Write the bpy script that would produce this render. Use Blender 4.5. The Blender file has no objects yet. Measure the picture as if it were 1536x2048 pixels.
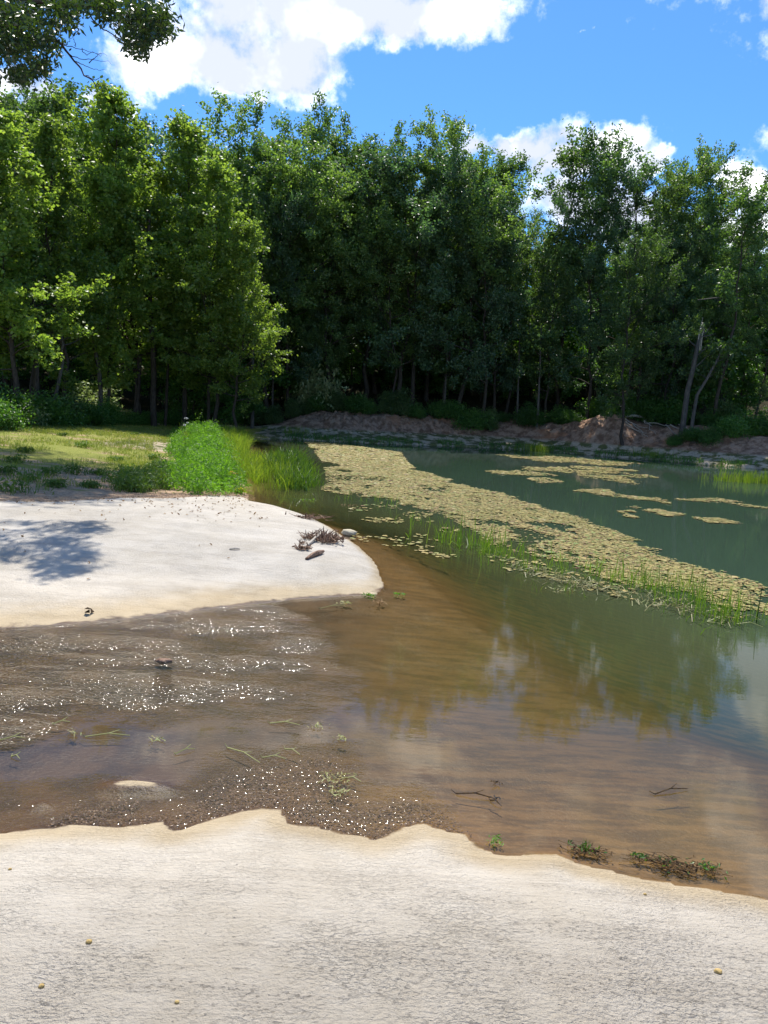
import bpy, math, random
import numpy as np
from math import radians, sin, cos, pi

# ------------------------------------------------------------------ camera, sky, sun, exposure
S = bpy.context.scene
COL = S.collection
EYE = 2.1
PITCH, ROLL, FPX = radians(7.85), radians(3.0), 1538.0
SUN_EL, SUN_AZ = radians(63), radians(-5)
EXPOSURE = 0.62
SKY_STRENGTH = 0.12

F = np.array([0, cos(PITCH), -sin(PITCH)])
_r0 = np.array([1.0, 0, 0]); _u0 = np.array([0, sin(PITCH), cos(PITCH)])
R = _r0 * cos(ROLL) + _u0 * sin(ROLL)
U = _u0 * cos(ROLL) - _r0 * sin(ROLL)
cam_d = bpy.data.cameras.new("camera"); cam = bpy.data.objects.new("camera", cam_d); COL.objects.link(cam)
cam_d.sensor_fit = 'VERTICAL'; cam_d.sensor_height = 24; cam_d.lens = 24 * FPX / 2048
cam_d.clip_start = 0.05; cam_d.clip_end = 2000
import mathutils
_m = mathutils.Matrix.Identity(4)
for i in range(3):
    _m[i][0] = R[i]; _m[i][1] = U[i]; _m[i][2] = -F[i]
_m[2][3] = EYE
cam.matrix_world = _m
S.camera = cam


def ray(u, v):
    return F + R * (u - 768) / FPX + U * (1024 - v) / FPX


def on_z(u, v, z=0.0):
    d = ray(u, v); t = (z - EYE) / d[2]
    return (d[0] * t, d[1] * t)


def on_y(u, v, Y):
    d = ray(u, v); t = Y / d[1]
    return np.array([d[0] * t, Y, EYE + d[2] * t])


def project(P):
    q = P - np.array([0, 0, EYE])
    w = q @ F
    w = np.where(w < 0.01, 0.01, w)
    return 768 + FPX * (q @ R) / w, 1024 - FPX * (q @ U) / w, q @ F


class NB:
    """small helper around a node tree"""
    def __init__(s, tree):
        s.t = tree; s.n = tree.nodes; s.l = tree.links

    def node(s, kind, **kw):
        nd = s.n.new(kind)
        for k, v in kw.items():
            if k.startswith('_'):
                setattr(nd, k[1:], v)
        return nd

    def put(s, sock, val):
        if val is None:
            return
        if isinstance(val, bpy.types.NodeSocket):
            s.l.new(val, sock)
        elif isinstance(val, (tuple, list)) and len(val) == 3 and sock.type == 'RGBA':
            sock.default_value = (*val, 1)
        else:
            sock.default_value = val

    def math(s, op, a, b=None, c=None, clamp=False):
        nd = s.n.new('ShaderNodeMath'); nd.operation = op; nd.use_clamp = clamp
        s.put(nd.inputs[0], a); s.put(nd.inputs[1], b); s.put(nd.inputs[2], c)
        return nd.outputs[0]

    def vmath(s, op, a, b=None, sc=None):
        nd = s.n.new('ShaderNodeVectorMath'); nd.operation = op
        s.put(nd.inputs[0], a); s.put(nd.inputs[1], b)
        if sc is not None:
            s.put(nd.inputs['Scale'], sc)
        return nd.outputs['Value'] if op in ('LENGTH', 'DISTANCE', 'DOT_PRODUCT') else nd.outputs[0]

    def mix(s, f, a, b, mode='MIX'):
        nd = s.n.new('ShaderNodeMix'); nd.data_type = 'RGBA'; nd.blend_type = mode
        s.put(nd.inputs[0], f); s.put(nd.inputs[6], a); s.put(nd.inputs[7], b)
        return nd.outputs[2]

    def ramp(s, val, lo, hi, a=0.0, b=1.0, smooth=True):
        nd = s.n.new('ShaderNodeMapRange'); nd.interpolation_type = 'SMOOTHSTEP' if smooth else 'LINEAR'
        s.put(nd.inputs[0], val); s.put(nd.inputs[1], lo); s.put(nd.inputs[2], hi)
        s.put(nd.inputs[3], a); s.put(nd.inputs[4], b)
        return nd.outputs[0]

    def noise(s, vec, scale, detail=4.0, rough=0.55, dist=0.0, color=False):
        nd = s.n.new('ShaderNodeTexNoise')
        s.put(nd.inputs['Vector'], vec); nd.inputs['Scale'].default_value = scale
        nd.inputs['Detail'].default_value = detail; nd.inputs['Roughness'].default_value = rough
        nd.inputs['Distortion'].default_value = dist
        return nd.outputs[1] if color else nd.outputs[0]

    def voro(s, vec, scale, feature='F1', out=0):
        nd = s.n.new('ShaderNodeTexVoronoi'); nd.feature = feature
        s.put(nd.inputs['Vector'], vec); nd.inputs['Scale'].default_value = scale
        return nd.outputs[out]

    def stretch(s, vec, sc, rot=0.0):
        nd = s.n.new('ShaderNodeMapping'); s.put(nd.inputs[0], vec)
        nd.inputs['Scale'].default_value = sc; nd.inputs['Rotation'].default_value = (0, 0, rot)
        return nd.outputs[0]

    def bump(s, h, dist, strength=1.0, normal=None):
        nd = s.n.new('ShaderNodeBump'); s.put(nd.inputs['Height'], h)
        s.put(nd.inputs['Distance'], dist); s.put(nd.inputs['Strength'], strength)
        s.put(nd.inputs['Normal'], normal)
        return nd.outputs[0]

    def attr(s, name):
        nd = s.n.new('ShaderNodeAttribute'); nd.attribute_name = name
        return nd.outputs['Fac']

    def pos(s):
        return s.n.new('ShaderNodeNewGeometry').outputs['Position']


# ---- world
W = bpy.data.worlds.new("World"); S.world = W; W.use_nodes = True
W.node_tree.nodes.clear(); n = NB(W.node_tree)
sky = n.n.new('ShaderNodeTexSky'); sky.sky_type = 'NISHITA'; sky.sun_disc = False
sky.sun_elevation = SUN_EL; sky.sun_rotation = SUN_AZ; sky.air_density = 1.0; sky.dust_density = 0.3; sky.ozone_density = 1.6
tc = n.n.new('ShaderNodeTexCoord').outputs['Generated']
D0 = n.vmath('NORMALIZE', tc)
skycol = n.mix(1.0, sky.outputs[0], (0.38, 0.70, 1.05), 'MULTIPLY')
w1 = n.noise(D0, 7.0, 6.0, 0.62, color=True)
w1 = n.vmath('SUBTRACT', w1, (0.5, 0.5, 0.5))
D = n.vmath('ADD', D0, n.vmath('SCALE', w1, None, 0.15))
blobs = [(300, 125, 85, 60), (420, 90, 150, 90), (560, 70, 180, 95), (720, 40, 180, 75), (860, 60, 120, 60), (470, 165, 70, 30),
         (640, -30, 330, 80), (1090, 295, 95, 55), (1020, 285, 45, 36), (1150, 345, 90, 50), (1235, 315, 75, 52), (1300, 318, 45, 22),
         (950, 268, 62, 26), (45, 165, 72, 34), (1160, 5, 44, 12), (1545, 350, 70, 40), (1500, 470, 70, 70), (230, 215, 50, 16),
         (700, -260, 420, 130), (1650, -200, 300, 150), (-350, 80, 260, 110), (1900, 300, 260, 120), (1700, 245, 105, 85), (1630, 345, 90, 40), (-700, 350, 300, 90), (1250, 430, 200, 60)]
dens = None
for (u, v, a, b) in blobs:
    c = ray(u, v); c = c / np.linalg.norm(c)
    k = 1.0 / FPX
    q = n.vmath('MULTIPLY', n.vmath('SUBTRACT', D, tuple(c)), (1 / (a * k), 1 / (1.6 * b * k), 1 / (b * k)))
    m = n.math('SUBTRACT', 1.0, n.vmath('LENGTH', q))
    dens = m if dens is None else n.math('MAXIMUM', dens, m)
# scattered cumulus over the rest of the sky
far = n.ramp(n.vmath('DOT_PRODUCT', D0, tuple(F)), 0.80, 0.60)
gen = n.ramp(n.noise(n.stretch(D0, (1, 1, 1.7)), 2.6, 5.0, 0.5), 0.50, 0.66, -0.6, 0.8)
gen = n.math('MULTIPLY', n.math('ADD', gen, 0.6), far)
dens = n.math('MAXIMUM', dens, n.math('SUBTRACT', gen, 0.6))
fine = n.noise(D0, 22.0, 8.0, 0.62)
cl = n.ramp(n.math('ADD', dens, n.math('MULTIPLY', n.math('SUBTRACT', fine, 0.5), 1.7)), -0.05, 0.62)
body = n.noise(n.vmath('ADD', D0, (0.013, 0, 0.02)), 9.0, 5.0, 0.5)
thick = n.math('MULTIPLY', n.ramp(dens, 0.0, 0.40), n.ramp(body, 0.36, 0.52))
ccol = n.mix(thick, (12.5, 12.6, 12.9), (4.6, 4.95, 5.9))
allc = n.mix(cl, skycol, ccol)
bg = n.n.new('ShaderNodeBackground'); n.put(bg.inputs[0], allc); bg.inputs[1].default_value = SKY_STRENGTH
wo = n.n.new('ShaderNodeOutputWorld'); n.l.new(bg.outputs[0], wo.inputs[0])

# ---- sun
sl = bpy.data.lights.new("sun", 'SUN'); sl.energy = 4.7; sl.angle = radians(0.53); sl.color = (1.0, 0.955, 0.88)
so = bpy.data.objects.new("sun", sl); COL.objects.link(so)
sd_ = mathutils.Vector((sin(SUN_AZ) * cos(SUN_EL), cos(SUN_AZ) * cos(SUN_EL), sin(SUN_EL)))
so.rotation_euler = sd_.to_track_quat('Z', 'Y').to_euler()

S.view_settings.view_transform = 'Standard'; S.view_settings.look = 'None'
S.view_settings.exposure = EXPOSURE; S.view_settings.gamma = 1.0; S.view_settings.use_curve_mapping = False
S.render.engine = 'CYCLES'
S.cycles.max_bounces = 5; S.cycles.diffuse_bounces = 3; S.cycles.glossy_bounces = 3; S.cycles.transmission_bounces = 3; S.cycles.transparent_max_bounces = 8
S.cycles.caustics_reflective = False; S.cycles.caustics_refractive = False

rng = np.random.default_rng(7)
random.seed(7)


# ------------------------------------------------------------------ object helpers
def tag(o, label=None, cat=None, group=None, kind=None):
    for k, v in (('label', label), ('category', cat), ('group', group), ('kind', kind)):
        if v:
            o[k] = v
    return o


def quads(name, V, Q, mat, smooth=False, attrs=None):
    V = np.asarray(V, np.float32); Q = np.asarray(Q, np.int32); k = Q.shape[1]
    me = bpy.data.meshes.new(name)
    me.vertices.add(len(V)); me.vertices.foreach_set('co', V.ravel())
    me.loops.add(Q.size); me.loops.foreach_set('vertex_index', Q.ravel())
    me.polygons.add(len(Q))
    me.polygons.foreach_set('loop_start', np.arange(0, Q.size, k, dtype=np.int32))
    me.update(calc_edges=True)
    me.polygons.foreach_set('use_smooth', np.full(len(Q), smooth))
    for a, val in (attrs or {}).items():
        at = me.attributes.new(a, 'FLOAT', 'POINT'); at.data.foreach_set('value', np.asarray(val, np.float32))
    me.materials.append(mat)
    return me


def link(name, me, parent=None, loc=None):
    o = bpy.data.objects.new(name, me); COL.objects.link(o)
    if parent:
        o.parent = parent
    if loc is not None:
        o.location = loc
    return o


def empty(name, loc):
    o = bpy.data.objects.new(name, None); COL.objects.link(o); o.location = loc; o.empty_display_size = 0.2
    return o


class Geo:
    def __init__(s):
        s.V = []; s.Q = []; s.n = 0

    def add(s, V, Q):
        s.V.append(np.asarray(V, float)); s.Q.append(np.asarray(Q, int) + s.n); s.n += len(V)

    def tube(s, pts, rad, sides=6, cap=True):
        pts = np.asarray(pts, float); rad = np.asarray(rad, float); m = len(pts)
        t = np.gradient(pts, axis=0); t /= np.linalg.norm(t, axis=1)[:, None] + 1e-9
        ref = np.array([0.31, 0.17, 1.0]) if abs(t[0][2]) < 0.8 else np.array([1.0, 0.2, 0.1])
        a = np.cross(t, ref); a /= np.linalg.norm(a, axis=1)[:, None] + 1e-9
        b = np.cross(t, a)
        th = np.linspace(0, 2 * pi, sides, endpoint=False)
        V = pts[:, None, :] + rad[:, None, None] * (a[:, None, :] * np.cos(th)[None, :, None] + b[:, None, :] * np.sin(th)[None, :, None])
        V = V.reshape(-1, 3)
        i = np.arange(m - 1)[:, None] * sides; j = np.arange(sides)[None, :]; k = (j + 1) % sides
        Q = np.stack([i + j, i + k, i + sides + k, i + sides + j], -1).reshape(-1, 4)
        if cap and sides == 6:
            Q = np.vstack([Q, [[0, 3, 2, 1], [0, 5, 4, 3]], (m - 1) * sides + np.array([[0, 1, 2, 3], [0, 3, 4, 5]])])
        s.add(V, Q)

    def mesh(s, name, mat, smooth=False):
        return quads(name, np.vstack(s.V), np.vstack(s.Q), mat, smooth)


def unit(v):
    return v / (np.linalg.norm(v, axis=-1, keepdims=True) + 1e-9)


def leaf_quads(P, length, width, rg, up=0.6, fold=0.12, droop=0.0):
    """one folded diamond per point"""
    N = len(P)
    nrm = unit(rg.normal(size=(N, 3)) * 1.0 + np.array([0, 0, up * 2]))
    a = unit(np.cross(nrm, rg.normal(size=(N, 3)))); a[:, 2] -= droop; a = unit(a)
    b = unit(np.cross(nrm, a))
    L = np.broadcast_to(np.asarray(length, float), (N,))[:, None] * rg.uniform(0.7, 1.25, (N, 1)) * 0.5
    Wd = np.broadcast_to(np.asarray(width, float), (N,))[:, None] * rg.uniform(0.8, 1.2, (N, 1)) * 0.5
    c = P
    V = np.stack([c - a * L, c + b * Wd + nrm * Wd * fold - a * L * 0.1, c + a * L, c - b * Wd + nrm * Wd * fold - a * L * 0.1], 1).reshape(-1, 3)
    return V, np.arange(4 * N).reshape(-1, 4)


def blade_quads(P, h, w, lean, rg, tipw=0.15, az=None):
    N = len(P); h = np.broadcast_to(h, (N,)).astype(float); w = np.broadcast_to(w, (N,)).astype(float)
    az = rg.uniform(0, 2 * pi, N) if az is None else az
    d = np.stack([np.cos(az), np.sin(az), np.zeros(N)], 1)
    fz = rg.uniform(0, 2 * pi, N); s_ = np.stack([np.cos(fz), np.sin(fz), np.zeros(N)], 1)
    ln = rg.uniform(0.1, 1.0, N) * lean
    rows = []
    for t, ww in ((0, 1.0), (0.5, 0.85), (1.0, tipw)):
        c = P + d * (ln * h * t ** 1.8)[:, None] + np.array([0, 0, 1.0]) * (h * t * (1 - 0.35 * ln * t))[:, None]
        rows += [c - s_ * (w * ww / 2)[:, None], c + s_ * (w * ww / 2)[:, None]]
    V = np.stack(rows, 1).reshape(-1, 3)
    b = np.arange(N)[:, None] * 6
    Q = np.concatenate([b + np.array([[0, 1, 3, 2]]), b + np.array([[2, 3, 5, 4]])], 1).reshape(-1, 4)
    return V, Q


def in_poly(x, y, poly):
    x = np.asarray(x, float); y = np.asarray(y, float); c = np.zeros(x.shape, bool); m = len(poly)
    for i in range(m):
        x1, y1 = poly[i]; x2, y2 = poly[(i + 1) % m]
        k = ((y1 > y) != (y2 > y))
        with np.errstate(divide='ignore', invalid='ignore'):
            c ^= k & (x < (x2 - x1) * (y - y1) / (y2 - y1 + 1e-12) + x1)
    return c


def sdf(x, y, poly):
    """distance to the outline, negative inside"""
    d = np.full(np.shape(x), 1e9); m = len(poly)
    for i in range(m):
        ax, ay = poly[i]; bx, by = poly[(i + 1) % m]
        ex, ey = bx - ax, by - ay
        t = np.clip(((x - ax) * ex + (y - ay) * ey) / (ex * ex + ey * ey + 1e-12), 0, 1)
        d = np.minimum(d, (x - ax - t * ex) ** 2 + (y - ay - t * ey) ** 2)
    d = np.sqrt(d)
    return np.where(in_poly(x, y, poly), -d, d)


_perm = np.random.default_rng(3).random((256, 256))


def vnoise(x, y):
    xi = np.floor(x).astype(int); yi = np.floor(y).astype(int); fx = x - xi; fy = y - yi
    fx = fx * fx * (3 - 2 * fx); fy = fy * fy * (3 - 2 * fy)
    g = lambda a, b: _perm[a & 255, b & 255]
    return (g(xi, yi) * (1 - fx) + g(xi + 1, yi) * fx) * (1 - fy) + (g(xi, yi + 1) * (1 - fx) + g(xi + 1, yi + 1) * fx) * fy


def fbm(x, y, sc, oct=4):
    r = 0; a = 1; tot = 0
    for i in range(oct):
        r = r + a * (vnoise(x * sc + 17.3 * i, y * sc - 9.1 * i) - 0.5); tot += a; a *= 0.5; sc *= 2.03
    return r / tot * 2


def sstep(v, a, b):
    t = np.clip((v - a) / (b - a), 0, 1); return t * t * (3 - 2 * t)


def poly_pts(poly, N, rg, dens=None):
    p = np.array(poly); lo = p.min(0); hi = p.max(0); out = []
    tot = 0
    for _ in range(60):
        q = rg.uniform(lo, hi, (max(N, 200), 2)); k = in_poly(q[:, 0], q[:, 1], poly)
        q = q[k]
        if dens is not None:
            q = q[rg.random(len(q)) < dens(q[:, 0], q[:, 1])]
        out.append(q); tot += len(q)
        if tot >= N:
            break
    return np.vstack(out)[:N]


# ------------------------------------------------------------------ ground plan (metres; the camera stands at 0,0)
def PX(L, z=0.0):
    return [on_z(u, v, z) for u, v in L]


near_edge = [(-30, 0.2), (-12, 1.7), (-5, 2.75), (-2.6, 3.2)] + PX([(0, 1665), (90, 1652), (150, 1648), (240, 1652), (335, 1636), (350, 1658),
    (400, 1640), (470, 1618), (520, 1608), (578, 1612), (592, 1642), (650, 1648), (720, 1662), (752, 1672), (800, 1650), (850, 1640), (880, 1655),
    (930, 1668), (965, 1700), (1010, 1714), (1110, 1710), (1160, 1728), (1230, 1742), (1330, 1765), (1440, 1785), (1536, 1800)]) + \
    [(2.8, 2.75), (5, 2.0), (9, 0.2), (15, -4), (24, -9)]
pond_right = [(36, -8), (45, 4), (44, 18), (36, 27), (25, 33.5)]
far_shore = PX([(1536, 940), (1400, 930), (1300, 920), (1200, 912), (1080, 902), (1000, 897), (880, 892), (768, 888), (680, 884), (600, 880)]) + [(-5.8, 42.5)]
left_bank = [(-6.9, 40), (-6.3, 34), (-5.5, 30)] + PX([(492, 915), (478, 940), (492, 965)])
left_slab_edge = PX([(500, 997), (560, 1008), (620, 1027), (660, 1046), (690, 1066), (722, 1086), (745, 1107), (762, 1135), (771, 1163), (755, 1178)], 0.07)
stream_far = PX([(600, 1198), (540, 1206), (450, 1215), (350, 1228), (250, 1240), (120, 1250), (0, 1258)]) + [(-5, 5.95), (-12, 4.4), (-30, 2.4)]
WATER = near_edge + pond_right + far_shore + left_bank + left_slab_edge + stream_far
DEEP = [(-3.4, 20), (-2.9, 15.8), (-1.2, 13.6), (-0.2, 12.2), (0.50, 9.9), (1.0, 7.7), (1.6, 6.0), (2.4, 4.8), (4.2, 3.45), (10, 1.9), (24, -5), (50, -8), (50, 60), (-12, 60), (-4.9, 30)]
FOREST = [(-60, 33), (-22, 36), (-15.5, 40.5), (-9, 46), (-4, 47.5), (3, 48), (8, 49), (12.2, 46.3), (15, 43.8), (19, 42), (26, 38.5), (50, 25), (80, 10), (300, 10), (300, 400), (-300, 400), (-300, 33)]


def spaced(lo, hi, f0, f1, step, g, cap):
    a = [f0]
    while a[-1] < f1:
        a.append(a[-1] + step)
    s_ = step; b = [a[-1]]
    while b[-1] < hi:
        s_ = min(s_ * g, cap); b.append(b[-1] + s_)
    s_ = step; c = [a[0]]
    while c[-1] > lo:
        s_ = min(s_ * g, cap); c.append(c[-1] - s_)
    return np.array(sorted(set(c[1:] + a + b[1:])))


GX = spaced(-24, 24, -3.6, 3.4, 0.035, 1.035, 0.30)
_o = spaced(-160, 160, -24, 24, 0.5, 1.12, 8.0)
GX = np.concatenate([_o[_o < GX[0] - 0.2], GX, _o[_o > GX[-1] + 0.2]])
GY = spaced(-60, 40.5, 1.6, 9.5, 0.035, 1.022, 8.0)
GY = GY[GY < 40.5]
GY = np.concatenate([GY, np.arange(40.6, 52.5, 0.16), 52.6 + np.cumsum(0.2 * 1.13 ** np.arange(36))])
GY = GY[GY < 270]
X, Y = np.meshgrid(GX, GY)
sd = sdf(X, Y, WATER)
sd_w = sd + 0.05 * fbm(X, Y, 1.1, 5) * sstep(Y, 30, 5)
land = np.maximum(sd_w, 0); wat = np.maximum(-sd_w, 0)
deep_s = np.maximum(-sdf(X, Y, DEEP), 0)
# near slab: gentle fall to the water's edge
h_near = 0.5 * (1 - np.exp(-land / 2.4)) + 0.006 * fbm(X, Y, 1.2, 3) * sstep(land, 0, 0.5)
# left slab and the field behind
lip = 0.085 * (1 - np.exp(-land / 0.22)) * sstep(Y, 8.4, 9.6) * sstep(X, -6.0, -3.0)
h_left = lip + np.minimum(0.062 * land, 0.62) + 0.07 * fbm(X, Y, 0.35, 3) * sstep(Y, 14, 20)
# far bank
bx = sstep(X, -9, -3)
prof = np.interp(land, [0, 0.5, 1.2, 2.7, 3.3, 4.6, 5.4, 9, 20], [0, 0.14, 0.2, 0.5, 0.62, 1.45, 1.62, 1.9, 2.6])
rough = fbm(X, Y, 0.9, 6)
crag = np.abs(fbm(X * 1.0, Y * 0.55, 1.7, 5))
h_far = prof + (0.24 * rough - 0.30 * crag + 0.03) * sstep(land, 2.3, 3.3)
h_far += 1.0 * np.exp(-((X - 12.6) / 2.3) ** 2 - ((Y - 46.0) / 1.9) ** 2) * sstep(land, 1.8, 3.4)
h_far += 0.5 * np.exp(-((X - 16.5) / 2.2) ** 2 - ((Y - 43.0) / 2.0) ** 2) * sstep(land, 1.8, 3.4)
wf = bx * sstep(Y, 24, 34)
h_right = np.interp(land, [0, 2, 6, 20], [0, 0.3, 0.8, 1.4])
south = sstep(-Y + 0.10 * X + 5.2, -0.6, 0.6)
h_land = h_left * (1 - wf) + h_far * wf
h_land = np.where((X > 22) & (Y < 34), h_right * (1 - wf) + h_far * wf, h_land)
h_land = h_land * (1 - south) + h_near * south
fin = np.maximum(-sdf(X, Y, FOREST), 0)
h_land += (0.13 * np.minimum(fin, 60) + 0.17 * np.clip(fin - 12, 0, 70)) * sstep(fin, 0, 6) + 0.35 * rough * sstep(fin, 1, 6)
# bed
streamy = sstep(X, 1.0, -0.5) * sstep(Y, 9.2, 7.5)
h_bed = -(0.012 + 0.05 * wat / (0.5 + wat) + 0.035 * np.minimum(wat, 3) * (1 - streamy)) - np.minimum(0.22 * deep_s, 1.7)
h_bed += 0.018 * fbm(X, Y, 1.5, 4) * sstep(wat, 0.15, 0.8)
H = np.where(sd_w > 0, h_land, h_bed)


def bump_at(u, v, a, b, hh):
    global H
    cx, cy = on_z(u, v)
    q = ((X - cx) / a) ** 2 + ((Y - cy) / b) ** 2 + 0.35 * fbm(X, Y, 5, 3)
    H = np.where(q < 2.2, H + (hh - H) * np.clip(1 - q / 2.2, 0, 1) ** 0.8, H)


bump_at(272, 1568, 0.17, 0.055, 0.011)
bump_at(80, 1605, 0.05, 0.02, 0.006)


def ground(x, y):
    x = np.asarray(x, float); y = np.asarray(y, float)
    i = np.clip(np.searchsorted(GX, x) - 1, 0, len(GX) - 2); j = np.clip(np.searchsorted(GY, y) - 1, 0, len(GY) - 2)
    fx = np.clip((x - GX[i]) / (GX[i + 1] - GX[i]), 0, 1); fy = np.clip((y - GY[j]) / (GY[j + 1] - GY[j]), 0, 1)
    return (H[j, i] * (1 - fx) + H[j, i + 1] * fx) * (1 - fy) + (H[j + 1, i] * (1 - fx) + H[j + 1, i + 1] * fx) * fy


def hit(u, v):
    d = ray(u, v); d = d / np.linalg.norm(d); t = 0.5
    for _ in range(4000):
        p = np.array([0, 0, EYE]) + d * t
        g = max(float(ground(p[0], p[1])), 0.0)
        if p[2] <= g:
            return np.array([p[0], p[1], g])
        t += max(0.004, (p[2] - g) * 0.35)
        if t > 150:
            break
    return np.array([0, 0, EYE]) + d * min(t, 60)


# ------------------------------------------------------------------ materials
def new_mat(name):
    m = bpy.data.materials.new(name); m.use_nodes = True; m.node_tree.nodes.clear()
    nb = NB(m.node_tree); out = nb.n.new('ShaderNodeOutputMaterial')
    return m, nb, out


def bsdf(nb, out, col, rough=0.8, spec=0.3, normal=None):
    b = nb.n.new('ShaderNodeBsdfPrincipled')
    nb.put(b.inputs['Base Color'], col); nb.put(b.inputs['Roughness'], rough)
    nb.put(b.inputs['Specular IOR Level'], spec); nb.put(b.inputs['Normal'], normal)
    nb.l.new(b.outputs[0], out.inputs[0]); return b


def leaf_mat(name, c1, c2, trans=0.45, rough=0.42, spec=0.5, tcol=(1.5, 1.35, 0.35), objvar=0.35):
    m, nb, out = new_mat(name)
    g = nb.n.new('ShaderNodeNewGeometry'); oi = nb.n.new('ShaderNodeObjectInfo')
    c = nb.mix(g.outputs['Random Per Island'], c1, c2)
    c = nb.mix(nb.ramp(nb.noise(g.outputs['Position'], 0.45, 3.0), 0.3, 0.7, 0.0, 0.5), c, tuple(0.6 * x for x in c1))
    v = nb.math('MULTIPLY_ADD', oi.outputs['Random'], objvar, 1 - objvar / 2)
    c = nb.mix(1.0, c, nb.n.new('ShaderNodeCombineColor').outputs[0] if False else v, 'MULTIPLY')
    b = nb.n.new('ShaderNodeBsdfPrincipled'); nb.put(b.inputs['Base Color'], c)
    b.inputs['Roughness'].default_value = rough; b.inputs['Specular IOR Level'].default_value = spec
    t = nb.n.new('ShaderNodeBsdfTranslucent'); nb.put(t.inputs[0], nb.mix(1.0, c, tcol, 'MULTIPLY'))
    mx = nb.n.new('ShaderNodeMixShader'); mx.inputs[0].default_value = trans
    nb.l.new(b.outputs[0], mx.inputs[1]); nb.l.new(t.outputs[0], mx.inputs[2]); nb.l.new(mx.outputs[0], out.inputs[0])
    return m


M = {}
M['oak_leaf'] = leaf_mat('oak_leaf', (0.085, 0.150, 0.050), (0.175, 0.260, 0.090), 0.50, 0.42, 0.5, (1.3, 1.5, 0.5))
M['light_leaf'] = leaf_mat('light_leaf', (0.100, 0.175, 0.055), (0.210, 0.300, 0.100), 0.52, 0.42, 0.5, (1.4, 1.5, 0.5))
M['blue_leaf'] = leaf_mat('blue_leaf', (0.072, 0.130, 0.062), (0.145, 0.225, 0.115), 0.46, 0.42, 0.5, (1.2, 1.5, 0.6))
M['young_leaf'] = leaf_mat('young_leaf', (0.145, 0.240, 0.055), (0.30, 0.40, 0.100), 0.60, 0.4, 0.5, (1.42, 1.45, 0.55))
M['shrub_leaf'] = leaf_mat('shrub_leaf', (0.055, 0.140, 0.030), (0.120, 0.240, 0.045), 0.45, 0.4, 0.5, (1.5, 1.6, 0.4))
M['near_leaf'] = leaf_mat('near_leaf', (0.028, 0.062, 0.020), (0.060, 0.105, 0.030), 0.38, 0.35, 0.6, (1.6, 1.6, 0.4))
M['tuft_leaf'] = leaf_mat('tuft_leaf', (0.070, 0.150, 0.030), (0.170, 0.250, 0.050), 0.4, 0.5, 0.3, (1.4, 1.4, 0.4), 0.3)
M['weed'] = leaf_mat('weed', (0.080, 0.200, 0.030), (0.210, 0.380, 0.045), 0.5, 0.5, 0.3, (1.4, 1.5, 0.4), 0.1)
M['tall_grass'] = leaf_mat('tall_grass', (0.140, 0.260, 0.030), (0.260, 0.350, 0.050), 0.5, 0.5, 0.3, (1.4, 1.3, 0.5), 0.1)
M['reed'] = leaf_mat('reed', (0.040, 0.105, 0.018), (0.140, 0.230, 0.030), 0.4, 0.4, 0.45, (1.4, 1.4, 0.4), 0.2)
M['bright_reed'] = leaf_mat('bright_reed', (0.08, 0.18, 0.02), (0.22, 0.33, 0.045), 0.45, 0.4, 0.4, (1.4, 1.4, 0.4), 0.2)
M['lawn'] = leaf_mat('lawn', (0.150, 0.230, 0.035), (0.360, 0.360, 0.100), 0.4, 0.55, 0.3, (1.3, 1.3, 0.5), 0.1)
M['straw'] = leaf_mat('straw', (0.42, 0.36, 0.17), (0.30, 0.36, 0.12), 0.25, 0.5, 0.3, (1.2, 1.1, 0.6), 0.1)
M['dead_leaf'] = leaf_mat('dead_leaf', (0.22, 0.13, 0.06), (0.36, 0.24, 0.11), 0.1, 0.7, 0.2, (1, 0.8, 0.5), 0.1)


def bark_mat(name, a, b):
    m, nb, out = new_mat(name)
    p = nb.n.new('ShaderNodeTexCoord').outputs['Object']
    st = nb.stretch(p, (9, 9, 1.6))
    nz = nb.noise(st, 2.2, 6, 0.65)
    c = nb.mix(nb.ramp(nz, 0.35, 0.65), a, b)
    bsdf(nb, out, c, 0.9, 0.15, nb.bump(nz, 0.03, 0.8)); return m


M['bark'] = bark_mat('bark', (0.035, 0.028, 0.022), (0.085, 0.070, 0.056))
M['pale_bark'] = bark_mat('pale_bark', (0.06, 0.053, 0.043), (0.14, 0.125, 0.105))
M['dead_bark'] = bark_mat('dead_bark', (0.06, 0.055, 0.048), (0.14, 0.125, 0.11))
M['driftwood'] = bark_mat('driftwood', (0.13, 0.075, 0.05), (0.30, 0.20, 0.14))
M['grey_wood'] = bark_mat('grey_wood', (0.30, 0.26, 0.21), (0.48, 0.43, 0.36))
M['dark_debris'] = bark_mat('dark_debris', (0.035, 0.022, 0.012), (0.10, 0.065, 0.035))

# concrete and bed in one material: dry, wet and silted by attribute
m, nb, out = new_mat('concrete'); M['concrete'] = m
p = nb.pos()
big = nb.noise(p, 0.9, 4, 0.5); mid = nb.noise(p, 5.0, 6, 0.6); grit = nb.noise(p, 85, 4, 0.65)
rake = nb.noise(nb.stretch(p, (5, 52, 5), 0.12), 1.0, 4, 0.6)
agg = nb.noise(nb.stretch(p, (40, 62, 45), -0.25), 1.0, 6, 0.72)
pit = nb.ramp(agg, 0.56, 0.64)
patch = nb.ramp(nb.noise(p, 2.0, 3, 0.6), 0.38, 0.62)
sepy = nb.n.new('ShaderNodeSeparateXYZ'); nb.l.new(p, sepy.inputs[0])
nearer = nb.ramp(nb.math('SUBTRACT', sepy.outputs[1], nb.math('MULTIPLY', sepy.outputs[0], 0.1)), 3.4, 2.1, 0.15, 1.0)
tracks = nb.ramp(nb.noise(nb.stretch(p, (0.7, 4.5, 1), 0.5), 1.3, 4, 0.6, 0.6), 0.50, 0.62)
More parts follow.
